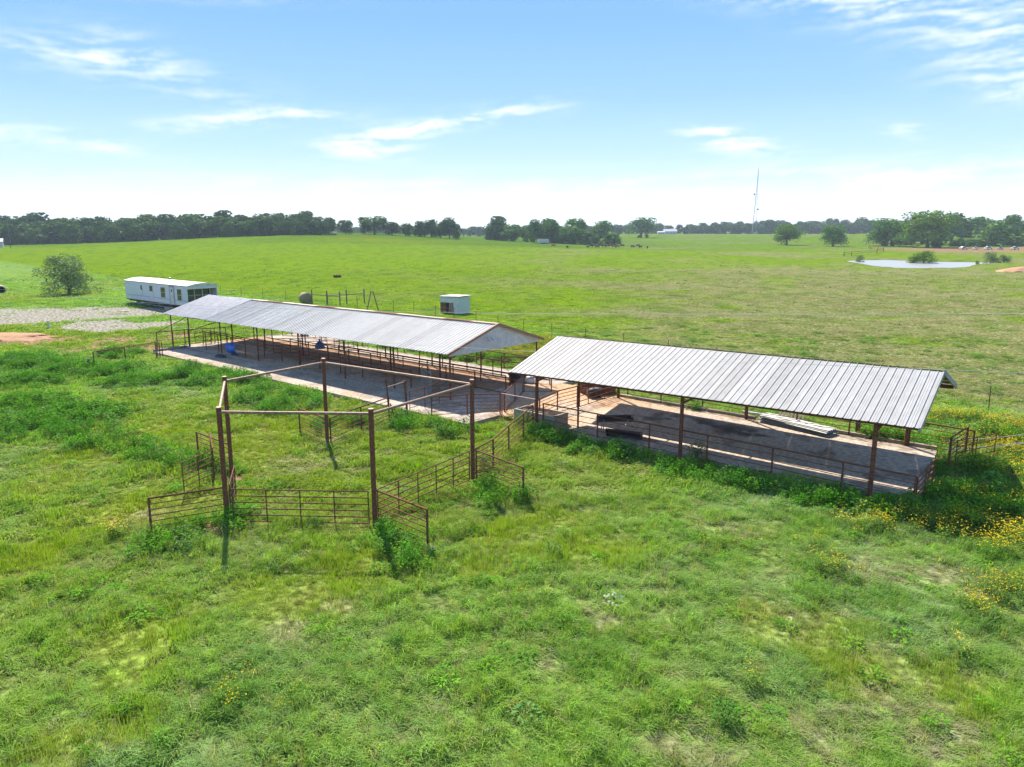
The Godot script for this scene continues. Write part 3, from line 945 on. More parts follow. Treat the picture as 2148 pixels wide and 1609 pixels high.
func right_shed():
	var t := thing("cattle_shed", "open pole shed with bright ribbed tin roof over a bare concrete floor", "shed")
	var e := func(s, tt): return Sy(s + 0.08 * tt, tt, lerpf(3.2, 4.5, tt / 4.4) - 0.0183 * s) if tt <= 4.4 else Sy(s + 0.08 * tt, tt, lerpf(4.5, 3.2, (tt - 4.4) / 4.4) - 0.0183 * s)
	var posts := [[1.63, 0.05], [9.55, 0.12], [17.73, 0.15], [1.9, 8.7], [9.7, 8.7], [17.75, 8.7]]
	for p in posts:
		var top: Vector3 = e.call(p[0], p[1])
		bar(t, "post", S(p[0] + 0.08 * p[1], p[1], -0.2), top - Vector3(0, 0.14, 0), 0.085, M.rust)
		# splayed cap under the beam
		var d := Vector3(US.x, 0, US.y) * 0.55
		bar(t, "knee_brace", top - Vector3(0, 0.5, 0), top - Vector3(0, 0.2, 0) - d * (1.0 if p[0] > 9 and p[1] < 1 else 0.3), 0.05, M.rust)
	for row in [0.02, 8.75]:
		var a: Vector3 = e.call(0.25, row)
		var b: Vector3 = e.call(19.3, row)
		bar(t, "eave_beam", a - Vector3(0, 0.12, 0), b - Vector3(0, 0.12, 0), 0.09, M.rust)
	for s in [1.63, 5.6, 9.5, 13.6, 17.7]:
		for half in [0, 1]:
			var a: Vector3 = e.call(s, 0.1 if half == 0 else 8.7) - Vector3(0, 0.06, 0)
			var b: Vector3 = e.call(s, 4.28 if half == 0 else 4.52) - Vector3(0, 0.1, 0)
			bar(t, "rafter", a, b, 0.05, M.rust)
		bar(t, "tie_beam", e.call(s, 0.1) - Vector3(0, 0.1, 0), e.call(s, 8.7) - Vector3(0, 0.1, 0), 0.04, M.rust)
	for tt in [0.9, 2.0, 3.1, 4.05, 4.75, 5.7, 6.8, 7.9]:
		bar(t, "purlin", e.call(0.3, tt) - Vector3(0, 0.035, 0), e.call(19.2, tt) - Vector3(0, 0.035, 0), 0.03, M.rust)
	var n := 21
	var w := 19.1 / n
	var deep := Vector2(4.23 + 0.25, 1.25 + 0.08).length()
	var mesh := sheet_mesh(w - 0.004, deep, [w / 6.0, w / 2.0, w * 5.0 / 6.0], 0.027, 0.07)
	for half in [0, 1]:
		for k in n:
			var s0 := 0.2 + k * w
			var lift := Vector3(0, 0.004 * (k % 2) + 0.012, 0)
			if half == 0:
				roof_sheet(t, "roof_sheet", mesh, tone("tin", k * 7 + half * 3), e.call(s0 + w, -0.25) + lift, e.call(s0, -0.25) + lift, e.call(s0 + w, 4.23) + lift, w, deep)
			else:
				roof_sheet(t, "roof_sheet", mesh, tone("tin", k * 7 + half * 3), e.call(s0, 9.0) + lift, e.call(s0 + w, 9.0) + lift, e.call(s0, 4.57) + lift, w, deep)
	# rake trim at the open end
	for half in [0, 1]:
		var a: Vector3 = e.call(0.16, -0.25 if half == 0 else 9.0)
		var b: Vector3 = e.call(0.16, 4.23 if half == 0 else 4.57)
		bar_box(t, "rake_trim", a + Vector3(0, -0.06, 0), b + Vector3(0, -0.06, 0), 0.06, 0.2, M.tin)
	t.position = Vector3.ZERO

func long_barn():
	var t := thing("long_barn", "long open feeding barn of rusty pipe under a weathered tin gable roof", "barn")
	var e := func(a, b): return By(a, b, (lerpf(2.94, 4.24, b / 4.2) if b <= 4.2 else lerpf(4.24, 2.94, (b - 4.2) / 4.2)) - 0.009 * a)
	for a in [0.0, 5.05, 10.1, 15.5, 21.0, 26.6, 32.0, 35.2]:
		for b in [0.32, 4.25, 8.2]:
			if b == 4.25 and (a < 1 or a > 34): continue
			var top: Vector3 = e.call(a, b)
			bar(t, "post", B(a, b, -0.2), top - Vector3(0, 0.1, 0), 0.055 if b != 4.25 else 0.06, M.rust if b > 1 else M.rust)
		for half in [0, 1]:
			bar(t, "rafter", e.call(a, 0.1 if half == 0 else 8.3) - Vector3(0, 0.06, 0), e.call(a, 4.2) - Vector3(0, 0.08, 0), 0.045, M.rust)
	for b in [0.06, 8.34]:
		bar(t, "eave_beam", e.call(-0.1, b) - Vector3(0, 0.06, 0), e.call(35.6, b) - Vector3(0, 0.06, 0), 0.05, M.rust)
	for b in [1.2, 2.3, 3.4, 5.0, 6.1, 7.2]:
		bar(t, "purlin", e.call(-0.2, b) - Vector3(0, 0.035, 0), e.call(35.5, b) - Vector3(0, 0.035, 0), 0.03, M.rust)
	var n := 31
	var w := 28.3 / n
	var deep := Vector2(4.3, 1.33).length()
	var mesh := sheet_mesh(w - 0.004, deep, [w / 6.0, w / 2.0, w * 5.0 / 6.0], 0.042, 0.105)
	for half in [0, 1]:
		for k in n:
			var a0 := -0.25 + k * w
			var lift := Vector3(0, 0.004 * (k % 2) + 0.012, 0)
			if half == 0: roof_sheet(t, "roof_sheet", mesh, tone("tin_old", k * 5 + half), e.call(a0 + w, -0.15) + lift, e.call(a0, -0.15) + lift, e.call(a0 + w, 4.15) + lift, w, deep)
			else: roof_sheet(t, "roof_sheet", mesh, tone("tin_old", k * 5 + half), e.call(a0, 8.55) + lift, e.call(a0 + w, 8.55) + lift, e.call(a0, 4.25) + lift, w, deep)
	# the far bays carry newer, bluer corrugated sheets laid a little higher
	var n2 := 10
	var w2 := 7.6 / n2
	var mesh2 := wave_mesh(w2, deep, w2 / 4.0, 0.026)
	for half in [0, 1]:
		for k in n2:
			var a0 := 28.0 + k * w2
			var lift := Vector3(0, 0.07 + 0.02 * sin(k * 0.8), 0)
			if half == 0: roof_sheet(t, "corrugated_sheet", mesh2, M.tin_blue, e.call(a0 + w2, -0.2) + lift, e.call(a0, -0.2) + lift, e.call(a0 + w2, 4.2) + lift, w2, deep)
			else: roof_sheet(t, "corrugated_sheet", mesh2, M.tin_blue, e.call(a0, 8.6) + lift, e.call(a0 + w2, 8.6) + lift, e.call(a0, 4.22) + lift, w2, deep)
	for k in 12:
		var a0 := -0.3 + k * 2.36
		for half in [-1.0, 1.0]:
			var x0: Vector3 = e.call(a0, 4.2 + half * 0.1) + Vector3(0, 0.075 + 0.01 * (k % 2), 0)
			var x1: Vector3 = e.call(a0 + 2.38, 4.2 + half * 0.1) + Vector3(0, 0.075 + 0.01 * (k % 2), 0)
			bar_box(t, "ridge_cap", x0, x1, 0.2, 0.012, M.rust_pale if k % 3 != 1 else M.rust)
	# gable cladding: upright corrugated sheets, cut to the slope
	var ng := 11
	for k in ng:
		var b0 := 0.15 + 8.1 * k / ng
		var b1 := 0.15 + 8.1 * (k + 1) / ng
		var st := begin(0)
		st.set_smooth_group(0)
		var steps := 12
		for i in steps:
			var p0 := lerpf(b0, b1, i / float(steps))
			var p1 := lerpf(b0, b1, (i + 1) / float(steps))
			var o0 := 0.012 * sin(TAU * 3.0 * i / steps)
			var o1 := 0.012 * sin(TAU * 3.0 * (i + 1) / steps)
			var low0 := By(-0.12 - o0, p0, 2.72)
			var low1 := By(-0.12 - o1, p1, 2.72)
			var hi0: Vector3 = e.call(-0.12 - o0, p0) - Vector3(0, 0.02, 0)
			var hi1: Vector3 = e.call(-0.12 - o1, p1) - Vector3(0, 0.02, 0)
			quad(st, low0, hi0, hi1, low1)
		part(t, "gable_sheet", solid(st), M.siding)
	for half in [0, 1]:
		var a: Vector3 = e.call(-0.3, -0.2 if half == 0 else 8.6) + Vector3(0, -0.02, 0)
		var b: Vector3 = e.call(-0.3, 4.2) + Vector3(0, 0.0, 0)
		bar_box(t, "rake_trim", a, b, 0.05, 0.16, M.rust_pale)
	bar(t, "gable_rail", By(-0.06, 0.1, 2.78), By(-0.06, 8.3, 2.78), 0.035, M.rust)
	# slanting braces at the far end
	bar(t, "brace", B(32.2, -2.3, 1.7), e.call(32.0, 0.32) - Vector3(0, 0.15, 0), 0.03, M.rust)
	bar(t, "brace", B(33.4, 0.9, 1.35), e.call(26.6, 0.32) - Vector3(0, 0.12, 0), 0.03, M.rust)
	var fl := thing("floodlight", "small twin white floodlight on the grey gable sheets", "lamp", By(-0.2, 3.35, 3.5))
	bar(fl, "bracket", Vector3.ZERO, Vector3(0.12, 0.0, 0.1), 0.03, M.white)
	for s in [-1.0, 1.0]:
		bar(fl, "lamp_housing", Vector3(0.12 + 0.06 * s, 0.05, 0.1 - 0.06 * s), Vector3(0.2 + 0.14 * s, -0.12, 0.2 - 0.1 * s), 0.075, M.white)

func gate_frame():
	var t := thing("pipe_gateway", "tall rusty pipe gateway frame of five posts joined by overhead pipes", "frame")
	var P := {"A": Vector2(-11.68, -30.4), "B": Vector2(-9.88, -25.0), "C": Vector2(-4.7, -24.7), "D": Vector2(-1.59, -29.6), "E": Vector2(-8.73, -34.8)}
	for k in P:
		var p := on_ground(P[k].x, P[k].y)
		bar(t, "post", p - Vector3(0, 0.3, 0), p + Vector3(0, 4.02 + (0.1 if k in "BC" else 0.12), 0), 0.088, M.rust)
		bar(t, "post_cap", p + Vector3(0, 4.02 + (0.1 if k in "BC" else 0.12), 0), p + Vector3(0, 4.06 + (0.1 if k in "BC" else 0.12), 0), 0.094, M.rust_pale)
	for l in ["AE", "AB", "BC", "CD", "ED"]:
		bar(t, "overhead_pipe", on_ground(P[l[0]].x, P[l[0]].y, 3.98), on_ground(P[l[1]].x, P[l[1]].y, 3.98), 0.052, M.rust_pale)  # worn pale rust, with sunlight on the pipe tops put into its colour
	# the gates hung in it
	var pt := func(p: Vector2, q: Vector2, f: float): return on_ground(lerpf(p.x, q.x, f), lerpf(p.y, q.y, f))
	pipe_gate("closed five-bay pipe gate on the near side of the tall pipe frame", pt.call(P.C, P.B, 0.04), pt.call(P.C, P.B, 0.955), 1.25, 6, 5)
	pipe_gate("pipe gate on the side of the tall frame that faces the shed", pt.call(P.D, P.C, 0.04), pt.call(P.D, P.C, 0.97), 1.28, 6, 6)
	pipe_gate("short pipe gate swung in between the two close posts of the tall frame", on_ground(-9.9, -25.45), on_ground(-10.5, -27.6), 1.25, 6, 3)
	pipe_gate("gate standing open outside the tall frame, beyond its close pair of posts", on_ground(-12.2, -29.9), on_ground(-13.2, -32.2), 1.3, 6, 4)
	pipe_gate("open gate folded back against the outer gate of the tall frame", on_ground(-12.1, -29.6), on_ground(-12.6, -27.9), 1.3, 6, 3)
	# wings off the frame
	pipe_fence("short wing fence whose end post stands in dark weeds and bare red soil", [on_ground(P.B.x, P.B.y), on_ground(-12.0, -23.9)], 1.32, 6, 3.0)
	pipe_fence("short wing fence with a small concrete foot at its end post", [on_ground(P.C.x, P.C.y), on_ground(-2.68, -22.75)], 1.34, 6, 3.0)
	pipe_fence("short wing fence off the tall post that carries the long fence to the shed", [on_ground(P.D.x, P.D.y), on_ground(0.42, -27.1)], 1.32, 6, 3.0)
	pipe_fence("short wing fence reaching out toward the red soil track", [on_ground(P.A.x, P.A.y), on_ground(-13.86, -32.4)], 1.3, 6, 3.0)
	pipe_fence("short wing fence off the tall post nearest the barn slab", [on_ground(P.E.x, P.E.y), on_ground(-10.6, -36.9)], 1.3, 6, 3.0)
	var foot := thing("concrete_footing", "small lump of concrete at the foot of the wing fence", "footing", on_ground(-2.62, -22.7))
	part(foot, "lump", lathe([Vector2(0.0, -0.1), Vector2(0.24, -0.08), Vector2(0.22, 0.07), Vector2(0.12, 0.12), Vector2(0.0, 0.13)], 9, 0.3, 3), M.concrete_plain)

func yard_fences():
	pipe_fence("pipe fence sloping from the tall frame up to the shed corner post", [on_ground(-1.45, -29.75), on_ground(-0.8, -31.1), on_ground(-0.15, -33.4), on_ground(0.55, -35.7), on_ground(1.05, -37.5)], 1.3, 6, 3.0)
	pipe_fence("pipe fence from the tall frame toward the leaning chute posts", [on_ground(-8.6, -34.95), on_ground(-7.6, -37.3), on_ground(-6.55, -39.5)], 1.28, 6, 3.0)
	# the working chute: tilted tall posts with a bar across
	var c := thing("chute_frame", "two leaning pipe posts joined by a bar over the chute mouth", "frame", on_ground(-6.55, -39.7))
	var p0 := on_ground(-6.55, -39.7) - c.position
	var p1 := on_ground(-5.75, -40.8) - c.position
	bar(c, "post", p0 - Vector3(0, 0.2, 0), p0 + Vector3(-0.12, 2.3, 0.1), 0.045, M.rust)
	bar(c, "post", p1 - Vector3(0, 0.2, 0), p1 + Vector3(-0.1, 1.95, 0.1), 0.06, M.rust)
	bar(c, "cross_bar", p0 + Vector3(-0.1, 1.8, 0.1), p1 + Vector3(-0.1, 1.88, 0.1), 0.03, M.rust_pale)
	bar(c, "prop", p0 + Vector3(0.05, 0.9, 0), p0 + Vector3(0.45, -0.2, 0.5), 0.035, M.rust)
	pipe_gate("narrow gate between the leaning chute posts and the grey head gate", on_ground(-5.6, -40.7), on_ground(-4.2, -43.0), 1.35, 5, 3)
	pipe_fence("pipe panel standing on the slab edge between the chute and the yard corner post", [on_ground(-4.3, -39.7), on_ground(-2.43, -40.3), on_ground(-0.65, -40.45)], 1.25, 6, 3.0, M.rust, M.rust, 0.06)
	pipe_fence("two-rail pipe fence from the yard corner post to the shed corner post", [on_ground(-0.55, -40.5), on_ground(1.2, -39.0)], 1.25, 2, 3.0, M.rust_pale, M.rust, 0.55)
	bar(thing("loose_cable", "dark cable slanting down across the yard pipe panel", "cable", on_ground(-1.5, -39.9)), "strand", Vector3(-0.35, 1.05, 0.1), Vector3(0.85, 0.05, -0.2), 0.008, M.dark)
	# grey head gate in the chute
	var h := thing("head_gate", "grey arched cattle head gate with upright slats in the chute", "gate", B(2.4, 1.0, 0.1), 0.0)
	var d := (B(4.2, 1.9, 0.1) - B(2.4, 1.0, 0.1))
	var arch := []
	for k in 9:
		var a := PI * k / 8.0
		arch.append(d * (0.5 - 0.5 * cos(a)) + Vector3(0, 1.35 + 0.3 * sin(a), 0))
	for k in 8: bar(h, "arch_pipe", arch[k], arch[k + 1], 0.03, M.steel)
	for s in [0.0, 1.0]: bar(h, "side_post", d * s, d * s + Vector3(0, 1.36, 0), 0.035, M.steel)
	for y in [0.15, 1.05, 1.3]: bar(h, "cross_rail", Vector3(0, y, 0), d + Vector3(0, y, 0), 0.03, M.steel)
	for k in 7: bar(h, "slat", d * (k + 1) / 8.0 + Vector3(0, 0.15, 0), d * (k + 1) / 8.0 + Vector3(0, 1.05, 0), 0.014, M.steel)
	# woven wire along the middle of the barn
	wire_fence("woven wire fence on dark pipe down the middle of the long barn", B(-1.0, 4.05, 0.1), B(23.0, 4.4, 0.1), 1.15)
	wire_fence("short woven wire fence across the end of the barn pens", B(-1.4, 5.3, 0.1), B(-4.0, 0.6, 0.1), 1.1)
	pipe_fence("low feed rail on posts along the inner edge of the front alley", [B(5.0, 1.65, 0.1), B(22.6, 1.8, 0.1)], 1.1, 2, 2.7, M.rust, M.rust, 0.6)
	pipe_fence("feed rail on posts beside the blue sheet in the long barn", [B(23.1, 0.45, 0.1), B(29.7, 0.6, 0.1)], 1.55, 1, 2.2, M.rust, M.rust, 0.9)
	pipe_fence("pen rail crossing the middle bays of the long barn", [B(24.0, 2.6, 0.1), B(33.5, 3.0, 0.1)], 1.05, 2, 3.1, M.rust, M.rust, 0.35)
	pipe_fence("pipe fence along the back posts of the long barn", [B(-1.2, 8.12, 0.1), B(24.0, 8.12, 0.1)], 1.12, 1, 2.6, M.rust, M.rust, 0.3, "pipe_fence", 0.036, 0.05)
	pipe_fence("outer pipe fence behind the back alley of the long barn", [B(-0.5, 10.62), B(33.0, 10.9)], 1.2, 2, 2.8, M.rust, M.rust, 0.45)
	pipe_fence("tall three-rail fence from the barn back corner toward the shed", [B(3.2, 8.3), B(0.4, 10.2), B(-0.6, 13.6)], 1.45, 3, 2.2, M.rust, M.rust, 0.35)
	pipe_fence("low single rail on short posts between the dirt strip and the pens of the barn", [B(0.5, 6.15, 0.07), B(19.0, 6.25, 0.07)], 0.85, 1, 2.7, M.rust, M.rust, 0.4)
	# pens at the far end
	pipe_fence("four-rail pen fence across the far end of the front slab", [B(32.3, -2.3), B(32.1, 0.3)], 1.7, 4, 1.4, M.rust, M.rust, 0.25)
	pipe_fence("pen fence beside the far end curb of the barn", [B(34.7, 1.2), B(34.1, 2.6), B(33.4, 4.4)], 1.35, 3, 1.2, M.rust, M.rust, 0.3)
	pipe_gate("pipe gate left open inside the far pen of the barn", B(32.4, 1.0, 0.08), B(33.6, 3.1, 0.08), 1.15, 4, 3, 0.3)
	pipe_gate("pipe gate swung across the second pen of the barn", B(23.4, 3.1, 0.1), B(20.6, 6.3, 0.1), 1.3, 5, 3, 0.15, 0.024, M.rust)
	pipe_gate("pipe gate half open behind the woven wire of the barn", B(22.0, 6.6, 0.1), B(20.2, 8.1, 0.1), 1.25, 4, 3, 0.3, 0.024, M.rust)
	pipe_gate("braced pipe gate by the barn back fence", B(19.9, 7.0, 0.1), B(18.6, 8.9, 0.1), 1.2, 4, 3, 0.2, 0.022, M.rust)
	pipe_gate("dark pipe gate beyond the far bays of the barn", B(31.5, 9.0, 0.1), B(28.2, 10.4, 0.1), 1.3, 4, 3, 0.2, 0.024, M.rust)
	pipe_fence("one-rail pipe fence running out into the weeds from the barn slab corner", [on_ground(-28.3, -59.9), on_ground(-29.6, -57.6), on_ground(-30.7, -55.2)], 1.3, 1, 2.6, M.rust, M.rust, 1.2)
	for k in 2:
		var q := on_ground(-28.4 + 0.22 * k, -60.3)
		var g := thing("pipe_ladder", "narrow upright pipe ladder standing at the slab corner", "ladder", q, 0.0, "pipe ladders at the slab corner")
		bar(g, "stile", Vector3(0, -0.1, 0), Vector3(0, 1.25, 0), 0.03, M.rust)
		bar(g, "stile", Vector3(0.16, -0.1, -0.1), Vector3(0.16, 1.25, -0.1), 0.03, M.rust)
		for i in 5: bar(g, "rung", Vector3(0, 0.15 + 0.25 * i, 0), Vector3(0.16, 0.15 + 0.25 * i, -0.1), 0.014, M.rust)
	var wp := thing("wood_post", "short grey wooden post beside the end of the one-rail fence", "post", on_ground(-30.95, -54.9))
	bar(wp, "stake", Vector3(0, -0.2, 0), Vector3(0.02, 0.85, 0), 0.09, M.wood)
	# round the right shed
	var f0 := S(0.3, 0.2)
	pipe_fence("six-rail pipe fence along the front of the right shed", [S(0.15, 0.05), S(2.7, 0.15), S(5.5, 0.3), S(8.4, 0.35), S(11.3, 0.4), S(14.2, 0.45), S(17.6, 0.5)], 1.3, 4, 3.5, M.rust, M.rust, 0.2, "pipe_fence", 0.036, 0.016)
	pipe_fence("pipe fence along the back of the right shed, behind the tin sheets", [S(-0.1, 8.55), S(2.5, 8.75), S(5.2, 8.85), S(7.8, 8.9), S(10.6, 9.0), S(13.2, 9.2), S(15.9, 9.3), S(18.3, 9.5)], 1.3, 4, 3.5, M.rust, M.rust, 0.25)
	pipe_gate("end gate panel closing the near half of the shed end", S(0.1, 0.12), S(0.2, 2.95), 1.25, 6, 3, 0.15, 0.026)
	pipe_fence("tall end post and short panel at the back corner of the shed end", [S(0.3, 6.1), S(0.15, 8.45)], 1.45, 6, 2.4, M.rust, M.rust, 0.3, "pipe_fence", 0.05)
	pipe_gate("gate swung out into the weeds from the shed back corner", S(0.1, 6.3), S(-0.9, 8.7), 1.3, 5, 3, 0.25, 0.02)
	pipe_fence("pipe panel across the open left end of the shed", [on_ground(1.45, -39.0), on_ground(2.5, -40.9), on_ground(3.7, -42.2)], 1.3, 6, 2.4)
	pipe_gate("dark framed gate standing open at the left end of the shed floor", on_ground(3.85, -42.3), on_ground(6.1, -45.1), 1.3, 5, 5, 0.1, 0.024)
	var tp := thing("pipe_post", "slim pipe post from the floor to the roof at the left end of the shed", "post", on_ground(3.35, -37.55))
	bar(tp, "shaft", Vector3(0, -0.1, 0), Vector3(0, 2.95, 0), 0.05, M.rust)
	bar(tp, "collar", Vector3(0, 1.8, 0), Vector3(0, 1.95, 0), 0.07, M.rust)
	pipe_fence("low dark pipe rail between the barn corner and the shed", [B(-1.2, 5.4), on_ground(2.45, -46.5)], 0.95, 1, 2.0, M.rust, M.rust, 0.1)

func wire_fence(label: String, a: Vector3, b: Vector3, high: float):
	var t := thing("wire_fence", label, "fence", a)
	var d := b - a
	var l := d.length()
	bar(t, "top_rail", Vector3(0, high, 0), d + Vector3(0, high, 0), 0.035, M.rust)
	bar(t, "bottom_rail", Vector3(0, 0.08, 0), d + Vector3(0, 0.08, 0), 0.03, M.rust)
	for k in int(l / 2.6) + 1:
		var p := d * (k / float(int(l / 2.6)))
		bar(t, "post", p - Vector3(0, 0.1, 0), p + Vector3(0, high, 0), 0.04, M.rust)
	var st := begin()
	var n := int(l / 0.11)
	for k in n:
		var p := d * (k / float(n))
		tube(st, [p + Vector3(0, 0.08, 0), p + Vector3(0, high, 0)], [0.005, 0.005], 3)
	for k in 7:
		var h := lerpf(0.1, high, k / 7.0)
		tube(st, [Vector3(0, h, 0), d + Vector3(0, h, 0)], [0.004, 0.004], 3)
	var w := part(t, "wire_mesh", solid(st), M.wire)
	w.set_meta("kind", "stuff")

const WOOD := [[-313.2, -439.3, 9.7, 10.0, 0], [-312.6, -448.7, 10.1, 9.1, 3], [-302.2, -443.7, 10.8, 9.9, 1], [-293.9, -443.3, 11.0, 9.6, 0], [-283.3, -436.4, 10.7, 11.4, 3], [-283.8, -448.9, 10.6, 10.5, 1], [-268.5, -437.4, 8.4, 9.6, 3], [-267.2, -448.0, 10.8, 11.0, 3], [-260.5, -448.7, 11.7, 12.9, 1], [-248.4, -440.6, 10.3, 9.1, 1], [-246.3, -449.8, 8.4, 8.4, 3], [-239.4, -447.2, 8.8, 8.2, 3], [-225.8, -436.6, 8.8, 9.4, 2], [-225.1, -448.9, 8.3, 7.2, 0], [-217.5, -444.4, 7.8, 7.6, 2], [-208.1, -436.6, 9.7, 11.0, 3], [-207.2, -448.2, 10.3, 10.9, 0], [-200.4, -449.2, 9.3, 9.9, 1], [-189.0, -442.1, 8.5, 8.1, 3], [-179.9, -440.4, 9.5, 8.5, 2], [-175.2, -445.5, 9.8, 10.5, 0], [-169.6, -449.4, 8.2, 8.5, 2], [-159.2, -440.5, 8.0, 7.7, 2], [-153.4, -441.3, 7.9, 8.1, 1], [-146.5, -439.1, 8.6, 7.8, 3], [-138.7, -437.4, 10.1, 10.7, 1], [-135.5, -448.0, 7.7, 8.1, 3], [-129.1, -447.0, 7.6, 7.2, 1], [-119.3, -440.8, 7.0, 7.2, 1], [-113.5, -443.3, 7.9, 8.2, 2], [-106.6, -441.7, 7.3, 6.2, 3], [-332.3, -469.8, 11.1, 11.0, 2], [-323.4, -468.5, 14.7, 16.8, 0], [-306.5, -456.6, 14.2, 16.0, 3], [-298.4, -456.2, 11.7, 11.0, 0], [-294.3, -461.8, 13.9, 13.3, 2], [-286.0, -463.6, 11.4, 10.5, 0], [-280.5, -467.4, 12.5, 14.1, 1], [-265.0, -456.1, 14.1, 12.2, 2], [-263.2, -464.7, 10.7, 10.2, 0], [-255.4, -466.9, 9.6, 9.6, 0], [-241.2, -457.2, 11.7, 11.0, 2], [-236.2, -461.5, 11.0, 12.6, 3], [-231.2, -463.8, 11.8, 10.4, 1], [-224.6, -462.5, 12.3, 12.8, 0], [-216.3, -462.0, 11.4, 12.1, 3], [-206.9, -461.9, 9.7, 9.0, 0], [-196.9, -459.1, 9.3, 8.8, 2], [-193.5, -465.7, 13.7, 15.2, 3], [-185.4, -466.3, 10.5, 10.8, 0], [-175.1, -459.3, 11.6, 11.8, 3], [-167.6, -456.3, 11.2, 12.3, 3], [-163.4, -469.3, 12.0, 10.3, 1], [-156.2, -466.5, 10.3, 9.7, 1], [-145.0, -459.4, 9.3, 9.6, 3], [-139.8, -464.4, 12.0, 13.7, 3], [-133.6, -469.6, 9.7, 8.7, 3], [-125.0, -461.6, 8.9, 8.9, 3], [-116.2, -463.2, 9.7, 8.8, 2], [-342.5, -488.1, 17.0, 18.7, 2], [-339.9, -498.0, 15.6, 17.9, 1], [-326.4, -489.8, 14.3, 14.6, 1], [-323.1, -496.8, 16.1, 16.0, 1], [-314.9, -497.7, 16.1, 16.0, 0], [-300.8, -491.6, 17.7, 17.6, 1], [-292.4, -495.1, 13.7, 12.5, 2], [-281.1, -488.7, 13.0, 13.8, 0], [-271.2, -489.6, 15.0, 14.7, 0], [-264.2, -489.7, 13.8, 13.6, 2], [-258.2, -490.7, 14.7, 13.5, 3], [-251.4, -493.6, 13.0, 13.7, 0], [-242.8, -493.4, 13.7, 14.6, 2], [-231.4, -490.1, 15.4, 16.8, 2], [-228.5, -499.2, 14.1, 14.2, 3], [-214.2, -486.8, 14.7, 15.7, 1], [-211.9, -498.5, 13.0, 14.7, 1], [-199.8, -495.0, 14.3, 13.4, 1], [-189.4, -490.4, 11.7, 12.5, 3], [-181.0, -489.7, 15.5, 13.4, 2], [-175.9, -496.8, 12.1, 11.8, 0], [-168.1, -497.9, 11.4, 10.0, 0], [-159.3, -498.7, 12.9, 13.2, 3], [-148.4, -496.5, 11.9, 11.5, 1], [-137.1, -488.4, 11.7, 11.2, 2], [-132.8, -497.2, 13.5, 13.0, 2]]
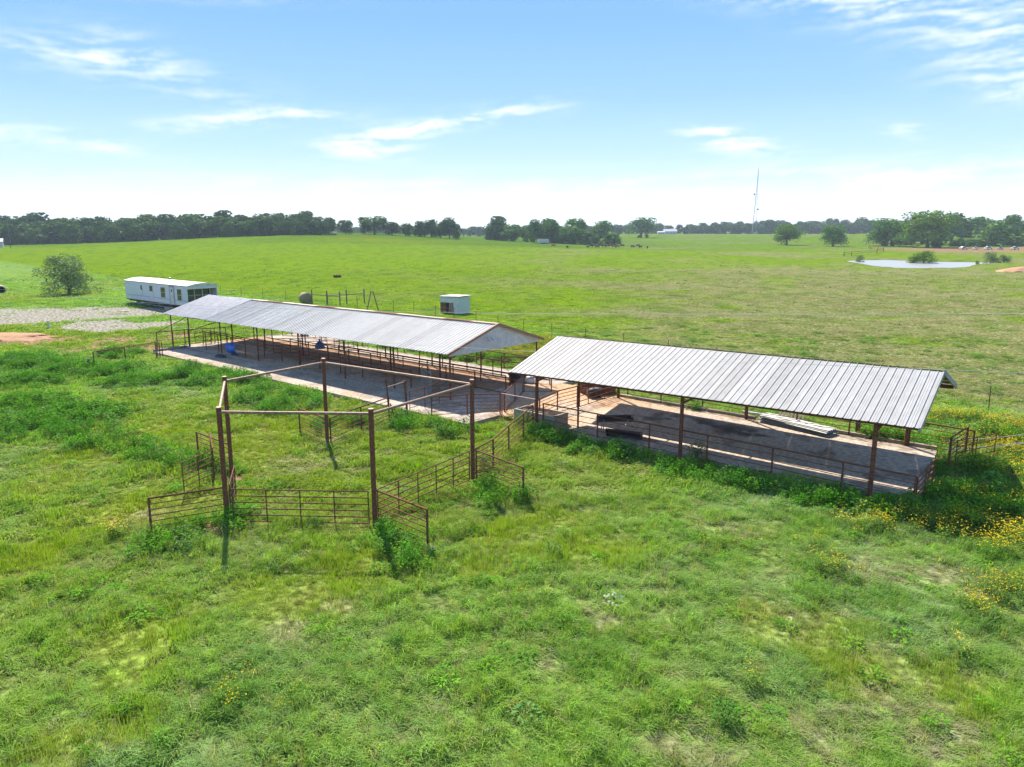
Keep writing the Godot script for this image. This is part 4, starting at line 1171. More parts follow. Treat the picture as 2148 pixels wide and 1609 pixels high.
const FAR_LINE := [[121.4, -939.4, 10.2, 9.1, 3], [125.5, -918.1, 10.0, 8.3, 1], [136.3, -927.1, 9.5, 8.1, 1], [143.2, -926.5, 10.1, 9.4, 2], [157.3, -937.1, 8.4, 8.8, 0], [163.0, -929.7, 9.6, 9.1, 0], [173.6, -921.7, 10.8, 10.9, 1], [201.8, -913.9, 8.3, 9.1, 1], [219.0, -936.3, 9.4, 9.7, 3], [227.2, -934.2, 9.3, 9.8, 1], [234.2, -925.8, 10.3, 10.8, 1], [243.5, -921.2, 11.9, 12.2, 3], [253.8, -925.3, 10.1, 8.9, 2], [262.4, -922.8, 11.6, 12.7, 1], [270.7, -923.0, 13.4, 12.9, 1], [277.0, -917.6, 11.6, 9.9, 0], [288.2, -929.4, 11.8, 10.1, 0], [294.8, -921.6, 10.1, 8.8, 0], [301.2, -913.7, 16.6, 13.8, 3], [311.7, -922.0, 10.5, 10.2, 2], [324.3, -934.3, 11.9, 10.6, 1], [327.0, -913.8, 11.3, 10.2, 0], [347.0, -939.2, 14.8, 12.0, 0], [349.2, -926.6, 14.3, 13.6, 2], [362.0, -939.3, 11.9, 12.8, 0], [368.7, -933.3, 12.5, 13.6, 1], [373.4, -916.1, 11.6, 11.6, 3], [388.1, -933.0, 12.9, 12.5, 1], [393.3, -924.2, 10.9, 10.3, 2], [405.9, -926.7, 13.0, 13.1, 3], [408.9, -917.6, 13.0, 10.8, 0], [422.6, -929.2, 15.8, 15.6, 0], [435.7, -937.2, 12.9, 11.8, 0], [442.3, -934.2, 13.7, 12.2, 3], [447.8, -930.5, 13.2, 11.1, 1], [449.5, -913.3, 10.9, 9.5, 3], [471.2, -937.5, 11.3, 11.7, 3], [467.6, -915.1, 13.3, 11.1, 0], [479.5, -915.7, 13.8, 12.1, 0], [490.6, -919.0, 13.3, 13.1, 3], [511.3, -936.5, 11.4, 11.2, 3], [513.9, -920.9, 13.8, 12.9, 3], [525.6, -927.6, 11.9, 12.1, 0], [528.9, -918.2, 13.0, 14.0, 2], [545.2, -930.5, 12.4, 10.7, 2], [547.4, -914.7, 10.9, 10.2, 2], [557.0, -917.5, 13.7, 14.0, 3], [575.3, -927.5, 11.7, 12.7, 3], [588.9, -933.9, 11.6, 12.8, 0], [600.2, -938.2, 10.7, 8.9, 1], [601.4, -927.0, 12.6, 10.2, 1], [608.3, -924.7, 11.4, 11.6, 2], [616.0, -925.0, 13.6, 12.7, 1], [629.5, -933.6, 12.8, 14.0, 2], [635.6, -924.6, 13.8, 13.0, 1], [652.3, -936.0, 11.1, 10.5, 2], [128.3, -961.0, 11.2, 11.6, 0], [137.5, -970.0, 10.9, 8.8, 0], [146.8, -979.6, 12.9, 11.7, 2], [157.3, -953.9, 11.0, 8.8, 3], [175.0, -975.6, 12.3, 12.9, 3], [182.0, -959.7, 13.0, 12.0, 2], [190.9, -953.8, 10.5, 11.6, 1], [209.3, -974.8, 11.2, 9.4, 3], [220.8, -975.4, 12.2, 10.8, 1], [226.9, -966.1, 10.6, 11.1, 3], [239.1, -971.0, 13.4, 14.0, 3], [249.3, -970.1, 14.2, 11.7, 1], [263.3, -967.8, 14.6, 13.3, 3], [270.8, -959.9, 14.1, 13.6, 2], [277.9, -954.0, 14.9, 13.0, 3], [296.6, -969.5, 13.1, 12.8, 0], [304.9, -960.6, 15.8, 13.2, 0], [317.3, -966.9, 16.6, 16.5, 1], [325.8, -962.3, 15.6, 14.4, 0], [341.1, -978.6, 16.8, 15.4, 2], [344.2, -964.3, 14.7, 13.9, 1], [359.8, -971.9, 13.5, 11.3, 0], [377.0, -979.3, 15.8, 17.3, 3], [382.2, -967.7, 15.8, 17.2, 1], [392.9, -972.0, 15.8, 14.5, 0], [394.5, -954.5, 19.2, 16.5, 1], [408.0, -954.3, 16.8, 15.4, 0], [420.3, -957.9, 15.7, 13.1, 2], [431.0, -962.5, 20.0, 17.1, 2], [453.3, -979.5, 14.0, 15.2, 3], [460.3, -975.9, 14.9, 14.3, 3], [467.2, -965.5, 15.2, 14.6, 3], [478.1, -969.0, 16.7, 14.3, 1], [491.5, -975.7, 13.5, 11.0, 1], [488.8, -953.4, 16.5, 17.1, 2], [510.7, -973.7, 13.4, 12.9, 3], [518.3, -968.9, 13.9, 13.0, 2], [530.5, -969.0, 15.8, 16.3, 2], [547.9, -975.6, 14.1, 15.5, 2], [553.5, -969.3, 13.9, 15.3, 1], [569.1, -979.1, 14.8, 14.0, 1], [576.7, -967.3, 14.8, 14.5, 0], [587.8, -967.8, 15.4, 13.7, 1], [598.6, -963.4, 16.9, 15.4, 1], [608.7, -966.3, 13.5, 13.7, 3], [619.1, -962.8, 14.2, 13.5, 3], [639.5, -977.5, 15.7, 13.1, 3], [636.2, -958.9, 14.5, 14.3, 1], [649.7, -958.6, 14.7, 12.7, 0], [674.4, -977.9, 15.1, 15.5, 1], [680.8, -971.4, 13.5, 14.3, 3]]
const BACK_LINE := [[-281.9, -886.9, 10.2, 11.5, 0], [-275.9, -909.9, 9.3, 8.5, 2], [-263.9, -904.5, 12.9, 14.1, 1], [-253.9, -905.6, 10.7, 12.4, 2], [-237.7, -884.9, 12.9, 15.2, 0], [-239.8, -923.9, 12.0, 12.3, 0], [-230.1, -925.6, 11.5, 10.8, 2], [-217.4, -924.1, 9.9, 10.2, 3], [-193.9, -882.6, 11.1, 14.0, 1], [-182.9, -884.3, 9.9, 10.8, 3], [-182.3, -929.1, 11.6, 12.9, 1], [-164.6, -897.1, 11.4, 12.9, 2], [-152.9, -897.7, 12.1, 15.3, 1], [-145.2, -916.1, 12.4, 14.3, 3], [-127.8, -890.8, 12.3, 15.7, 0], [-115.9, -905.1, 12.4, 12.7, 0], [-104.5, -892.3, 12.5, 14.7, 0], [-95.9, -898.3, 9.9, 10.0, 2], [-88.1, -914.7, 10.4, 9.8, 1], [-76.0, -888.6, 9.7, 10.6, 1], [-68.8, -913.5, 11.4, 11.1, 3], [-56.2, -901.2, 9.7, 9.9, 2], [-49.1, -919.3, 12.4, 13.6, 1], [-39.6, -924.9, 11.7, 11.6, 3], [-29.5, -929.8, 10.9, 10.6, 3], [-18.9, -916.6, 11.3, 10.7, 1], [-5.3, -903.9, 11.2, 13.9, 3], [4.9, -882.1, 10.4, 12.0, 0], [17.9, -928.8, 11.4, 12.9, 2], [29.6, -929.4, 12.3, 14.8, 2], [42.5, -901.1, 11.2, 13.5, 3], [53.8, -908.4, 10.0, 11.8, 3], [65.5, -896.2, 9.6, 12.2, 3], [74.6, -899.7, 9.8, 10.4, 2], [81.4, -882.7, 10.9, 10.7, 1], [92.3, -907.6, 9.5, 10.0, 2], [100.0, -883.3, 10.1, 10.4, 2], [113.7, -927.4, 10.9, 11.7, 2], [122.4, -914.1, 10.1, 12.2, 1]]
const CREST := [[-110.1, -468.0, 9.6, 9.7, 0], [-100.4, -470.0, 8.5, 8.1, 1], [-84.2, -476.0, 11.0, 15.2, 2], [-90.4, -478.0, 10.2, 7.6, 0], [-73.1, -474.0, 7.9, 9.9, 0], [-63.5, -465.0, 7.7, 6.8, 1], [-54.7, -470.0, 9.3, 8.6, 3], [-48.5, -466.0, 10.5, 8.6, 0], [-42.4, -462.0, 10.2, 7.4, 1], [-37.1, -462.0, 12.2, 9.1, 2], [-33.4, -470.0, 8.7, 4.6, 3]]
const MID := [[-8.0, -483.0, 14.8, 13.0, 3], [-13.7, -484.0, 9.5, 7.1, 1], [-0.6, -471.4, 10.4, 11.0, 1], [9.0, -490.6, 9.6, 6.6, 0], [15.6, -455.0, 13.5, 10.0, 2], [25.6, -470.0, 14.8, 12.7, 1], [22.1, -472.2, 11.3, 11.6, 3], [39.4, -480.0, 15.3, 11.8, 1], [29.9, -458.1, 9.8, 9.0, 3], [35.7, -453.5, 10.5, 11.1, 0], [43.7, -449.8, 7.2, 9.4, 3], [13.3, -471.3, 8.1, 8.1, 0], [62.8, -560.0, 14.5, 13.7, 1], [57.8, -449.8, 7.1, 9.4, 3], [112.8, -680.0, 17.2, 21.7, 2], [46.7, -441.8, 4.9, 3.8, 0]]
const RIGHT := [[211.1, -438.1, 15.5, 19.3, 1], [230.7, -458.0, 12.1, 12.3, 3], [220.3, -410.9, 19.4, 23.1, 2], [278.9, -500.0, 17.6, 17.1, 1], [301.2, -520.0, 12.4, 14.0, 3], [322.7, -540.0, 11.4, 16.5, 0], [245.5, -450.0, 11.9, 13.8, 3], [317.2, -500.0, 14.7, 14.1, 1], [262.1, -424.4, 11.9, 15.6, 3], [278.1, -433.0, 10.6, 12.2, 0], [337.4, -545.0, 8.6, 14.7, 2], [365.6, -560.0, 5.4, 17.1, 0], [244.7, -422.6, 4.9, 5.2, 3], [245.0, -414.2, 4.5, 5.6, 1], [249.1, -412.6, 4.0, 5.1, 3], [241.3, -423.5, 3.6, 4.1, 0], [275.0, -419.3, 4.9, 7.7, 3], [282.3, -416.8, 6.6, 10.2, 1], [332.5, -500.0, 7.8, 12.2, 2], [243.5, -470.0, 12.3, 11.5, 0]]
const SOLO := [[164.5, -464.4, 12.5, 15.9, 1], [179.6, -433.7, 11.9, 14.9, 1]]
const POND_SHRUB := [[110.5, -245.5, 3.0, 3.0, 3], [126.6, -237.2, 4.4, 6.7, 3], [142.2, -229.3, 3.8, 4.8, 3], [146.1, -229.3, 2.6, 4.2, 3], [132.8, -220.2, 1.3, 1.3, 3], [123.5, -237.7, 2.7, 3.2, 3]]
const COWS := [[20.5, -383.2, 1, 0.3], [26.1, -365.1, 0, 1.2], [37.1, -379.3, 0, 1.9], [40.7, -398.0, 0, 0.2], [42.3, -399.6, 0, 2.8], [41.9, -382.3, 0, 0.4], [46.0, -402.0, 0, 3.3], [46.7, -393.2, 0, 0.1], [48.6, -394.8, 1, 2.9], [51.6, -405.2, 0, 0.3], [51.1, -387.7, 1, 0.2], [53.1, -388.5, 1, 3.1], [58.4, -409.3, 0, 2.7], [61.1, -392.4, 0, 0.2], [67.2, -413.4, 0, 3.0], [63.7, -384.5, 0, 0.5], [66.0, -377.6, 0, 1.4]]


func rebase(t: Node3D, at: Vector3):
	for c in t.get_children():
		c.position -= at
	t.position += at

func facing(dx: float, dz: float) -> float:   # turn that points +x along (dx, dz)
	return atan2(-dz, dx)

func yard_things():
	# concrete water trough by the shed corner post
	var tr := thing("water_trough", "long concrete water trough, stained orange, beside the shed corner post", "trough", on_ground(1.5, -38.7), facing(0.76, 0.65))
	var L := 2.7
	var W := 1.05
	part(tr, "trough_wall", bevel_box_mesh(L, 0.75, 0.13, 0.02), M.concrete_plain, Transform3D(Basis(), Vector3(0, 0.36, W / 2)))
	part(tr, "trough_wall", bevel_box_mesh(L, 0.75, 0.13, 0.02), M.concrete_plain, Transform3D(Basis(), Vector3(0, 0.36, -W / 2)))
	for s in [-1.0, 1.0]: part(tr, "trough_end", bevel_box_mesh(0.13, 0.748, W - 0.14, 0.02), M.concrete_plain, Transform3D(Basis(), Vector3(s * (L / 2 - 0.07), 0.36, 0)))
	part(tr, "trough_bottom", bevel_box_mesh(L - 0.28, 0.3, W - 0.14, 0.02), M.soil, Transform3D(Basis(), Vector3(0, 0.18, 0)))
	bar(tr, "divider_pipe", Vector3(-L / 2, 0.62, 0), Vector3(L / 2 - 0.8, 0.66, 0.05), 0.035, M.concrete_plain)
	var lw := thing("low_wall", "low concrete wall running from the trough into the yard", "wall", on_ground(0.75, -39.9), facing(0.42, -0.9))
	part(lw, "wall_block", bevel_box_mesh(2.1, 0.5, 0.25, 0.03), M.concrete_plain, Transform3D(Basis(), Vector3(0, 0.25, 0)))
	var sp := thing("shovel_blade", "rusty flat blade lying with its tip over the slab edge", "blade", on_ground(-0.05, -39.75, 0.12), 0.5)
	bar_box(sp, "blade", Vector3(-0.35, 0.03, 0), Vector3(0.1, 0.05, 0), 0.2, 0.025, M.rust)
	bar(sp, "shaft", Vector3(0.1, 0.06, 0), Vector3(0.8, 0.3, 0.0), 0.02, M.rust_pale)
	# black feed bunk on legs, and one upside down on the floor before it
	var fb := thing("feed_bunk", "black half-round feed bunk standing on a steel frame in the shed", "feed trough", on_ground(5.1, -36.75, 0.1), 0.05)
	part(fb, "tub", bunk_mesh(1.75, 0.3, 0.26), M.rubber, Transform3D(Basis(), Vector3(0, 0.5, 0)))
	for sx in [-0.6, 0.6]:
		for sz in [-1.0, 1.0]: bar(fb, "leg", Vector3(sx, 0.0, sz * 0.3), Vector3(sx, 0.72, sz * 0.27), 0.022, M.steel)
		bar(fb, "brace", Vector3(sx, 0.3, -0.29), Vector3(sx, 0.3, 0.29), 0.018, M.steel)
	var fb2 := thing("fallen_bunk", "grey black feed bunk tipped on its side on the shed floor", "feed trough", on_ground(5.45, -35.65, 0.1), -0.42)
	part(fb2, "tub", bunk_mesh(1.75, 0.3, 0.26), M.rubber, Transform3D(Basis(Vector3.RIGHT, 2.2), Vector3(0, 0.3, 0)))
	for sx in [-0.6, 0.6]: bar(fb2, "leg", Vector3(sx, 0.03, 0.1), Vector3(sx, 0.03, 0.75), 0.022, M.steel)
	bar(fb2, "frame_rail", Vector3(-0.7, 0.05, 0.72), Vector3(0.7, 0.05, 0.72), 0.022, M.steel)
	var bk := thing("bucket", "small white bucket in the weeds at the shed floor corner", "bucket", on_ground(2.74, -36.4))
	part(bk, "pail", lathe([Vector2(0.0, 0.02), Vector2(0.12, 0.0), Vector2(0.15, 0.32), Vector2(0.16, 0.33), Vector2(0.14, 0.31), Vector2(0.11, 0.05)], 16), M.white)
	bar(bk, "handle", Vector3(-0.15, 0.3, 0), Vector3(0.15, 0.36, 0.02), 0.008, M.steel)
	# pile of roofing sheets behind the back fence
	var sm := wave_mesh(0.92, 3.9, 0.23, 0.02)
	for k in 8:
		var sh := thing("roofing_sheet", "long pale roofing sheet in the pile lying behind the shed back fence", "metal sheet", Vector3.ZERO, 0.0, "loose roofing sheets in the pile")
		var a := on_ground(13.15 + 0.05 * (k % 3), -38.9 + 0.04 * (k % 2), 0.1 + 0.055 * k)
		var b := on_ground(15.55 + 0.08 * sin(k * 2.1), -35.85 + 0.1 * cos(k * 1.3), 0.08 + 0.045 * k)
		var z := (b - a) / 3.9
		var x := Vector3.UP.cross(z).normalized() * (1.0 - 0.02 * k)
		part(sh, "sheet", sm, M.white if k % 2 else M.tin, Transform3D(Basis(x, z.cross(x).normalized(), z), a - x * 0.46))
		rebase(sh, a)
	var bm := thing("white_beam", "pair of long white beams lying in the grass beyond the sheet pile", "beam", on_ground(12.75, -40.9))
	for k in 2: bar_box(bm, "beam", Vector3(0.0, 0.08, -0.22 * k), Vector3(2.2, 0.06, 1.25 - 0.22 * k), 0.12, 0.12, M.white)
	var pa := thing("wood_pallet", "grey wooden pallet leaning on the sheet pile", "pallet", on_ground(15.0, -39.6), facing(0.85, 0.5))
	for k in 7: part(pa, "slat", bevel_box_mesh(0.12, 0.025, 1.25, 0.004), M.wood, Transform3D(Basis(Vector3.RIGHT, 0.5), Vector3(-0.6 + 0.2 * k, 0.42, 0)))
	for k in 3: part(pa, "bearer", bevel_box_mesh(1.35, 0.09, 0.05, 0.006), M.wood, Transform3D(Basis(Vector3.RIGHT, 0.5), Vector3(0, 0.36 + 0.27 * (1 - k), -0.03 + 0.5 * (k - 1))))
	var pl := thing("rusty_plate", "upright rusty plate with a slanting top behind the shed fence", "metal plate", on_ground(17.0, -36.3), facing(0.7, -0.6))
	var st := begin()
	var q := [Vector3(-0.22, 0, 0.02), Vector3(-0.22, 1.05, 0.02), Vector3(0.0, 1.0, 0.02), Vector3(0.28, 0.35, 0.02), Vector3(0.26, 0, 0.02)]
	for s in [0.0, -0.04]:
		var o := Vector3(0, 0, s)
		if s == 0.0:
			for p in [0, 1, 2, 0, 2, 3, 0, 3, 4]: st.add_vertex(q[p] + o)
		else:
			for p in [0, 2, 1, 0, 3, 2, 0, 4, 3]: st.add_vertex(q[p] + o)
	for k in 5:
		var n: Vector3 = q[(k + 1) % 5]
		quad(st, q[k], q[k] - Vector3(0, 0, 0.04), n - Vector3(0, 0, 0.04), n)
	part(pl, "plate", solid(st), M.rust)
	# ring feeder and drum in the corner beyond the gate
	var rf := thing("hay_ring", "round rusty hay ring feeder in the corner of the yard", "hay feeder", on_ground(5.3, -46.4))
	for y in [0.05, 0.5, 1.0]:
		for k in 18:
			var a0 := TAU * k / 18.0
			var a1 := TAU * (k + 1) / 18.0
			bar(rf, "hoop_pipe", Vector3(cos(a0), 0, sin(a0)) * 1.15 + Vector3(0, y, 0), Vector3(cos(a1), 0, sin(a1)) * 1.15 + Vector3(0, y, 0), 0.03, M.rust)
	part(rf, "skirt", lathe([Vector2(1.14, 0.06), Vector2(1.15, 0.28), Vector2(1.14, 0.5)], 24), M.rust)
	for k in 12:
		var a := TAU * k / 12.0
		bar(rf, "upright", Vector3(cos(a), 0, sin(a)) * 1.15 + Vector3(0, 0.5, 0), Vector3(cos(a), 0, sin(a)) * 1.15 + Vector3(0, 1.0, 0), 0.02, M.rust)
	var dr := thing("steel_drum", "dark drum lying on its side before the hay ring", "drum", on_ground(4.95, -44.75, 0.38), 0.4)
	part(dr, "shell", lathe([Vector2(0.0, -0.42), Vector2(0.29, -0.42), Vector2(0.3, -0.2), Vector2(0.315, -0.19), Vector2(0.3, -0.18), Vector2(0.3, 0.18), Vector2(0.315, 0.19), Vector2(0.3, 0.2), Vector2(0.29, 0.42), Vector2(0.0, 0.42)], 20), M.dark, Transform3D(Basis(Vector3.FORWARD, PI / 2), Vector3.ZERO))
	# mineral feeder: tyre base under a domed lid
	var mf := thing("mineral_feeder", "mineral feeder with a dark domed lid on a rusty base beside the barn back post", "feeder", on_ground(0.45, -49.9, 0.1))
	part(mf, "base", lathe([Vector2(0.0, 0.0), Vector2(0.62, 0.0), Vector2(0.7, 0.1), Vector2(0.66, 0.3), Vector2(0.5, 0.36), Vector2(0.0, 0.36)], 20), M.rust)
	part(mf, "lid", lathe([Vector2(0.72, 0.4), Vector2(0.7, 0.46), Vector2(0.55, 0.62), Vector2(0.3, 0.72), Vector2(0.0, 0.75)], 20), M.dark)
	for k in 3: bar(mf, "strut", Vector3(cos(k * 2.1), 0, sin(k * 2.1)) * 0.5 + Vector3(0, 0.3, 0), Vector3(cos(k * 2.1), 0, sin(k * 2.1)) * 0.5 + Vector3(0, 0.5, 0), 0.03, M.rust)
	var sk := thing("white_sack", "crumpled whitish sack slumped against the mineral feeder", "sack", on_ground(1.15, -49.3, 0.1))
	part(sk, "sack", lathe([Vector2(0.0, 0.0), Vector2(0.34, 0.02), Vector2(0.38, 0.18), Vector2(0.28, 0.36), Vector2(0.1, 0.44), Vector2(0.0, 0.42)], 12, 0.25, 9), M.white)
	# things left in the long barn
	var bs := thing("blue_sheet", "bright blue plastic sheet folded over a rail in the long barn", "plastic sheet", B(25.5, 0.75, 0.1), facing(-0.4, 0.9))
	var stb := begin(0)
	stb.set_smooth_group(0)
	var path := [Vector2(-0.1, 1.0), Vector2(0.1, 1.02), Vector2(0.3, 0.85), Vector2(0.36, 0.55), Vector2(0.26, 0.3), Vector2(-0.05, 0.1), Vector2(-0.25, 0.02)]
	for k in path.size() - 1:
		for w in 4:
			var z0 := -0.45 + 0.22 * w
			var f := func(p: Vector2, z: float): return Vector3(p.x + 0.06 * sin(z * 9.0 + p.y * 5.0), p.y + 0.03 * cos(z * 11.0), z)
			quad(stb, f.call(path[k], z0), f.call(path[k + 1], z0), f.call(path[k + 1], z0 + 0.22), f.call(path[k], z0 + 0.22))
	part(bs, "fold", solid(stb), M.blue)
	var sack := thing("blue_sack", "blue tied sack hung on the pen rail under the barn roof", "sack", B(21.2, 6.0, 0.45))
	part(sack, "bag", lathe([Vector2(0.0, 0.0), Vector2(0.34, 0.03), Vector2(0.42, 0.2), Vector2(0.34, 0.45), Vector2(0.14, 0.62), Vector2(0.05, 0.68), Vector2(0.12, 0.8), Vector2(0.0, 0.82)], 14, 0.18, 5), M.blue)
	var bt := thing("black_tarp", "crumpled black tarpaulin on the concrete beside the blue sheet", "tarpaulin", B(25.6, -0.35, 0.12), facing(-0.75, -0.66))
	part(bt, "heap", lathe([Vector2(0.62, 0.0), Vector2(0.5, 0.12), Vector2(0.3, 0.2), Vector2(0.12, 0.22), Vector2(0.0, 0.19)], 14, 0.5, 21), M.dark, Transform3D(Basis.from_scale(Vector3(1.15, 1.0, 0.5)), Vector3.ZERO))
	var pb := thing("pump_box", "small grey pump box on the back slab of the barn", "box", B(31.6, 11.4, 0.1), 0.3)
	part(pb, "case", bevel_box_mesh(0.8, 0.6, 0.55, 0.04), M.siding, Transform3D(Basis(), Vector3(0, 0.42, 0)))
	part(pb, "lid", bevel_box_mesh(0.86, 0.06, 0.6, 0.02), M.siding, Transform3D(Basis(), Vector3(0, 0.755, 0)))
	for s in [-0.3, 0.3]: bar(pb, "foot", Vector3(s, 0.0, 0), Vector3(s, 0.12, 0), 0.05, M.dark)
	# tall weed bushes that stand out singly
	var bushes := [[-22.6, -53.2, 1.15, "tall bright green weed bush rising beside the barn slab edge"], [-1.2, -30.9, 0.8, "dark leafy weed at the foot of the tall frame post near the shed fence"], [-5.9, -38.7, 1.0, "large dark weed bush at the foot of the leaning chute posts"], [-3.4, -36.2, 0.95, "tufted tall weed clump inside the yard before the pipe panel"], [4.37, -13.95, 0.55, "glossy leafy plant alone in the near grass"], [-2.83, -16.9, 0.4, "small round leafy plant with yellowish top in the near grass"], [-6.7, -24.45, 0.5, "small dark leafy plant before the closed gate of the tall frame"], [1.25, -22.1, 0.55, "pale green upright leafy plant in the olive grass"], [22.6, -35.2, 1.1, "dark weed bush in the field past the shed end"], [-16.3, -49.5, 0.8, "low bushy weed beside the middle of the barn slab"], [8.2, -32.5, 0.8, "pale leafy weed bush by the middle post of the shed"], [12.2, -27.0, 0.85, "bushy pale weed by the near post of the shed"]]
	var i := 0
	for b in bushes:
		var o := thing("weed_bush", b[3], "weed", on_ground(b[0], b[1]))
		var sc: float = b[2]
		part(o, "leaves", weed_clump(100 + i, 240, 0.5, 0.95, 0.17), leaf_tint(Color(0.075, 0.19, 0.03) if i != 7 else Color(0.14, 0.24, 0.05), "weed%d" % (i == 7 as int)), Transform3D(Basis.from_scale(Vector3.ONE * sc), Vector3.ZERO))
		var ss := begin()
		for k in 7:
			var a := TAU * k / 7.0
			tube(ss, [Vector3.ZERO, Vector3(cos(a) * 0.15, 0.45, sin(a) * 0.15), Vector3(cos(a) * 0.32, 0.85, sin(a) * 0.32)], [0.014, 0.01, 0.004], 4)
		part(o, "stems", solid(ss), leaf_tint(Color(0.09, 0.14, 0.04), "stem"), Transform3D(Basis.from_scale(Vector3.ONE * sc), Vector3.ZERO))
		i += 1
	var pal := thing("grey_leaf_plant", "pale grey-leaved plant spread flat in the near grass", "plant", on_ground(2.74, -19.16))
	part(pal, "leaves", weed_clump(140, 22, 0.26, 0.25, 0.16), leaf_tint(Color(0.3, 0.36, 0.24), "pale"))
	for t in ["cattle_shed", "long_barn", "pipe_gateway"]:
		var o: Node3D = get_node(t)
		rebase(o, {"cattle_shed": S(9.5, 4.2), "long_barn": B(17.5, 4.2), "pipe_gateway": on_ground(-7.3, -29.0)}[t])

func leaf_tint(c: Color, key: String) -> StandardMaterial3D:
	if not M.has("leaf_" + key):
		var m := leafy(0.5, Color(0.5, 0.62, 0.16))
		m.albedo_color = c.linear_to_srgb()
		M["leaf_" + key] = m
	return M["leaf_" + key]

func bunk_mesh(l: float, w: float, d: float) -> ArrayMesh:
	var st := begin(0)
	st.set_smooth_group(0)
	var n := 8
	for k in n:
		var a0 := PI * k / n
		var a1 := PI * (k + 1) / n
		var p0 := Vector2(-cos(a0) * w, -sin(a0) * d + d)
		var p1 := Vector2(-cos(a1) * w, -sin(a1) * d + d)
		for sgn in [1.0, 0.9]:
			var a := Vector3(-l / 2 * sgn, p0.y, p0.x * sgn)
			var b := Vector3(-l / 2 * sgn, p1.y, p1.x * sgn)
			var c := Vector3(l / 2 * sgn, p1.y, p1.x * sgn)
			var e := Vector3(l / 2 * sgn, p0.y, p0.x * sgn)
			if sgn == 1.0: quad(st, a, e, c, b)
			else: quad(st, a + Vector3(0, 0.03, 0), b + Vector3(0, 0.03, 0), c + Vector3(0, 0.03, 0), e + Vector3(0, 0.03, 0))
		for s in [-1.0, 1.0]:
			var tri_ := [Vector3(s * l / 2, d, 0), Vector3(s * l / 2, p0.y, p0.x), Vector3(s * l / 2, p1.y, p1.x)]
			if s < 0: tri_.reverse()
			for p in tri_: st.add_vertex(p)
	st.set_smooth_group(-1)
	for s in [-1.0, 1.0]: quad(st, Vector3(-l / 2, d, s * w), Vector3(-l / 2, d + 0.02, s * w * 0.93), Vector3(l / 2, d + 0.02, s * w * 0.93), Vector3(l / 2, d, s * w))
	return solid(st)

func flat_polygon(called: String, poly: PackedVector2Array, h: float, m: Material):
	var st := begin()
	var t := Geometry2D.triangulate_polygon(poly)
	for i in range(0, t.size(), 3):
		var tri_ := [poly[t[i]], poly[t[i + 1]], poly[t[i + 2]]]
		if (tri_[1] - tri_[0]).cross(tri_[2] - tri_[0]) < 0: tri_.reverse()
		for p in tri_: st.add_vertex(on_ground(p.x, p.y, h))
	for i in poly.size():
		var a := poly[i]
		var b := poly[(i + 1) % poly.size()]
		quad(st, on_ground(a.x, a.y, h), on_ground(b.x, b.y, h), on_ground(b.x, b.y, h - 0.4), on_ground(a.x, a.y, h - 0.4))
	var o := part(self, called, solid(st), m)
	o.set_meta("kind", "structure")

func left_side():
	mobile_home()
	# heap of orange soil
	for hp in [[-48.0, -71.5, 4.8, 0.55, 31, "low heap of raw orange soil beside the concrete pad"], [120.5, -181.0, 5.2, 1.3, 32, "heap of raw orange soil on the pond bank"]]:
		var o := thing("soil_heap", hp[5], "soil heap", on_ground(hp[0], hp[1]))
		var rr: float = hp[2]
		var pf := []
		for k in 9: pf.append(Vector2(rr * (1.0 - k / 8.0) + 0.01, hp[3] * (1.0 - pow(1.0 - k / 8.0, 1.6)) - 0.12))
		part(o, "soil", lathe(pf, 36, 0.3, hp[4]), M.soil, Transform3D(Basis.from_scale(Vector3(1.25, 1, 0.7)), Vector3.ZERO))
	var wp := thing("white_marker", "short white post at the corner of the concrete pad", "post", on_ground(-47.6, -77.9))
	bar(wp, "stake", Vector3(0, -0.1, 0), Vector3(0, 0.75, 0), 0.09, M.white)
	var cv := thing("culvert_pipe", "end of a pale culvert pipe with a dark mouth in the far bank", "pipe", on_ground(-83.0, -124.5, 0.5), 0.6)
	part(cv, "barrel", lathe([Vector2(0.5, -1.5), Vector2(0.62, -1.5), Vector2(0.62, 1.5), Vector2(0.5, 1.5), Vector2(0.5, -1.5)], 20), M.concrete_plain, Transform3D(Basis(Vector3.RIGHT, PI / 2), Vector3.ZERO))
	part(cv, "mouth", lathe([Vector2(0.0, 0.0), Vector2(0.5, 0.0)], 20), M.dark, Transform3D(Basis(Vector3.RIGHT, PI / 2), Vector3(0, 0, -0.2)))  # dark disc painted for the shade inside the pipe
	var bd := thing("white_board", "white board lying on the grass before the mobile home", "board", on_ground(-46.2, -91.0), 0.4)
	part(bd, "plank", bevel_box_mesh(0.9, 0.04, 0.25, 0.01), M.white, Transform3D(Basis(), Vector3(0, 0.12, 0)))

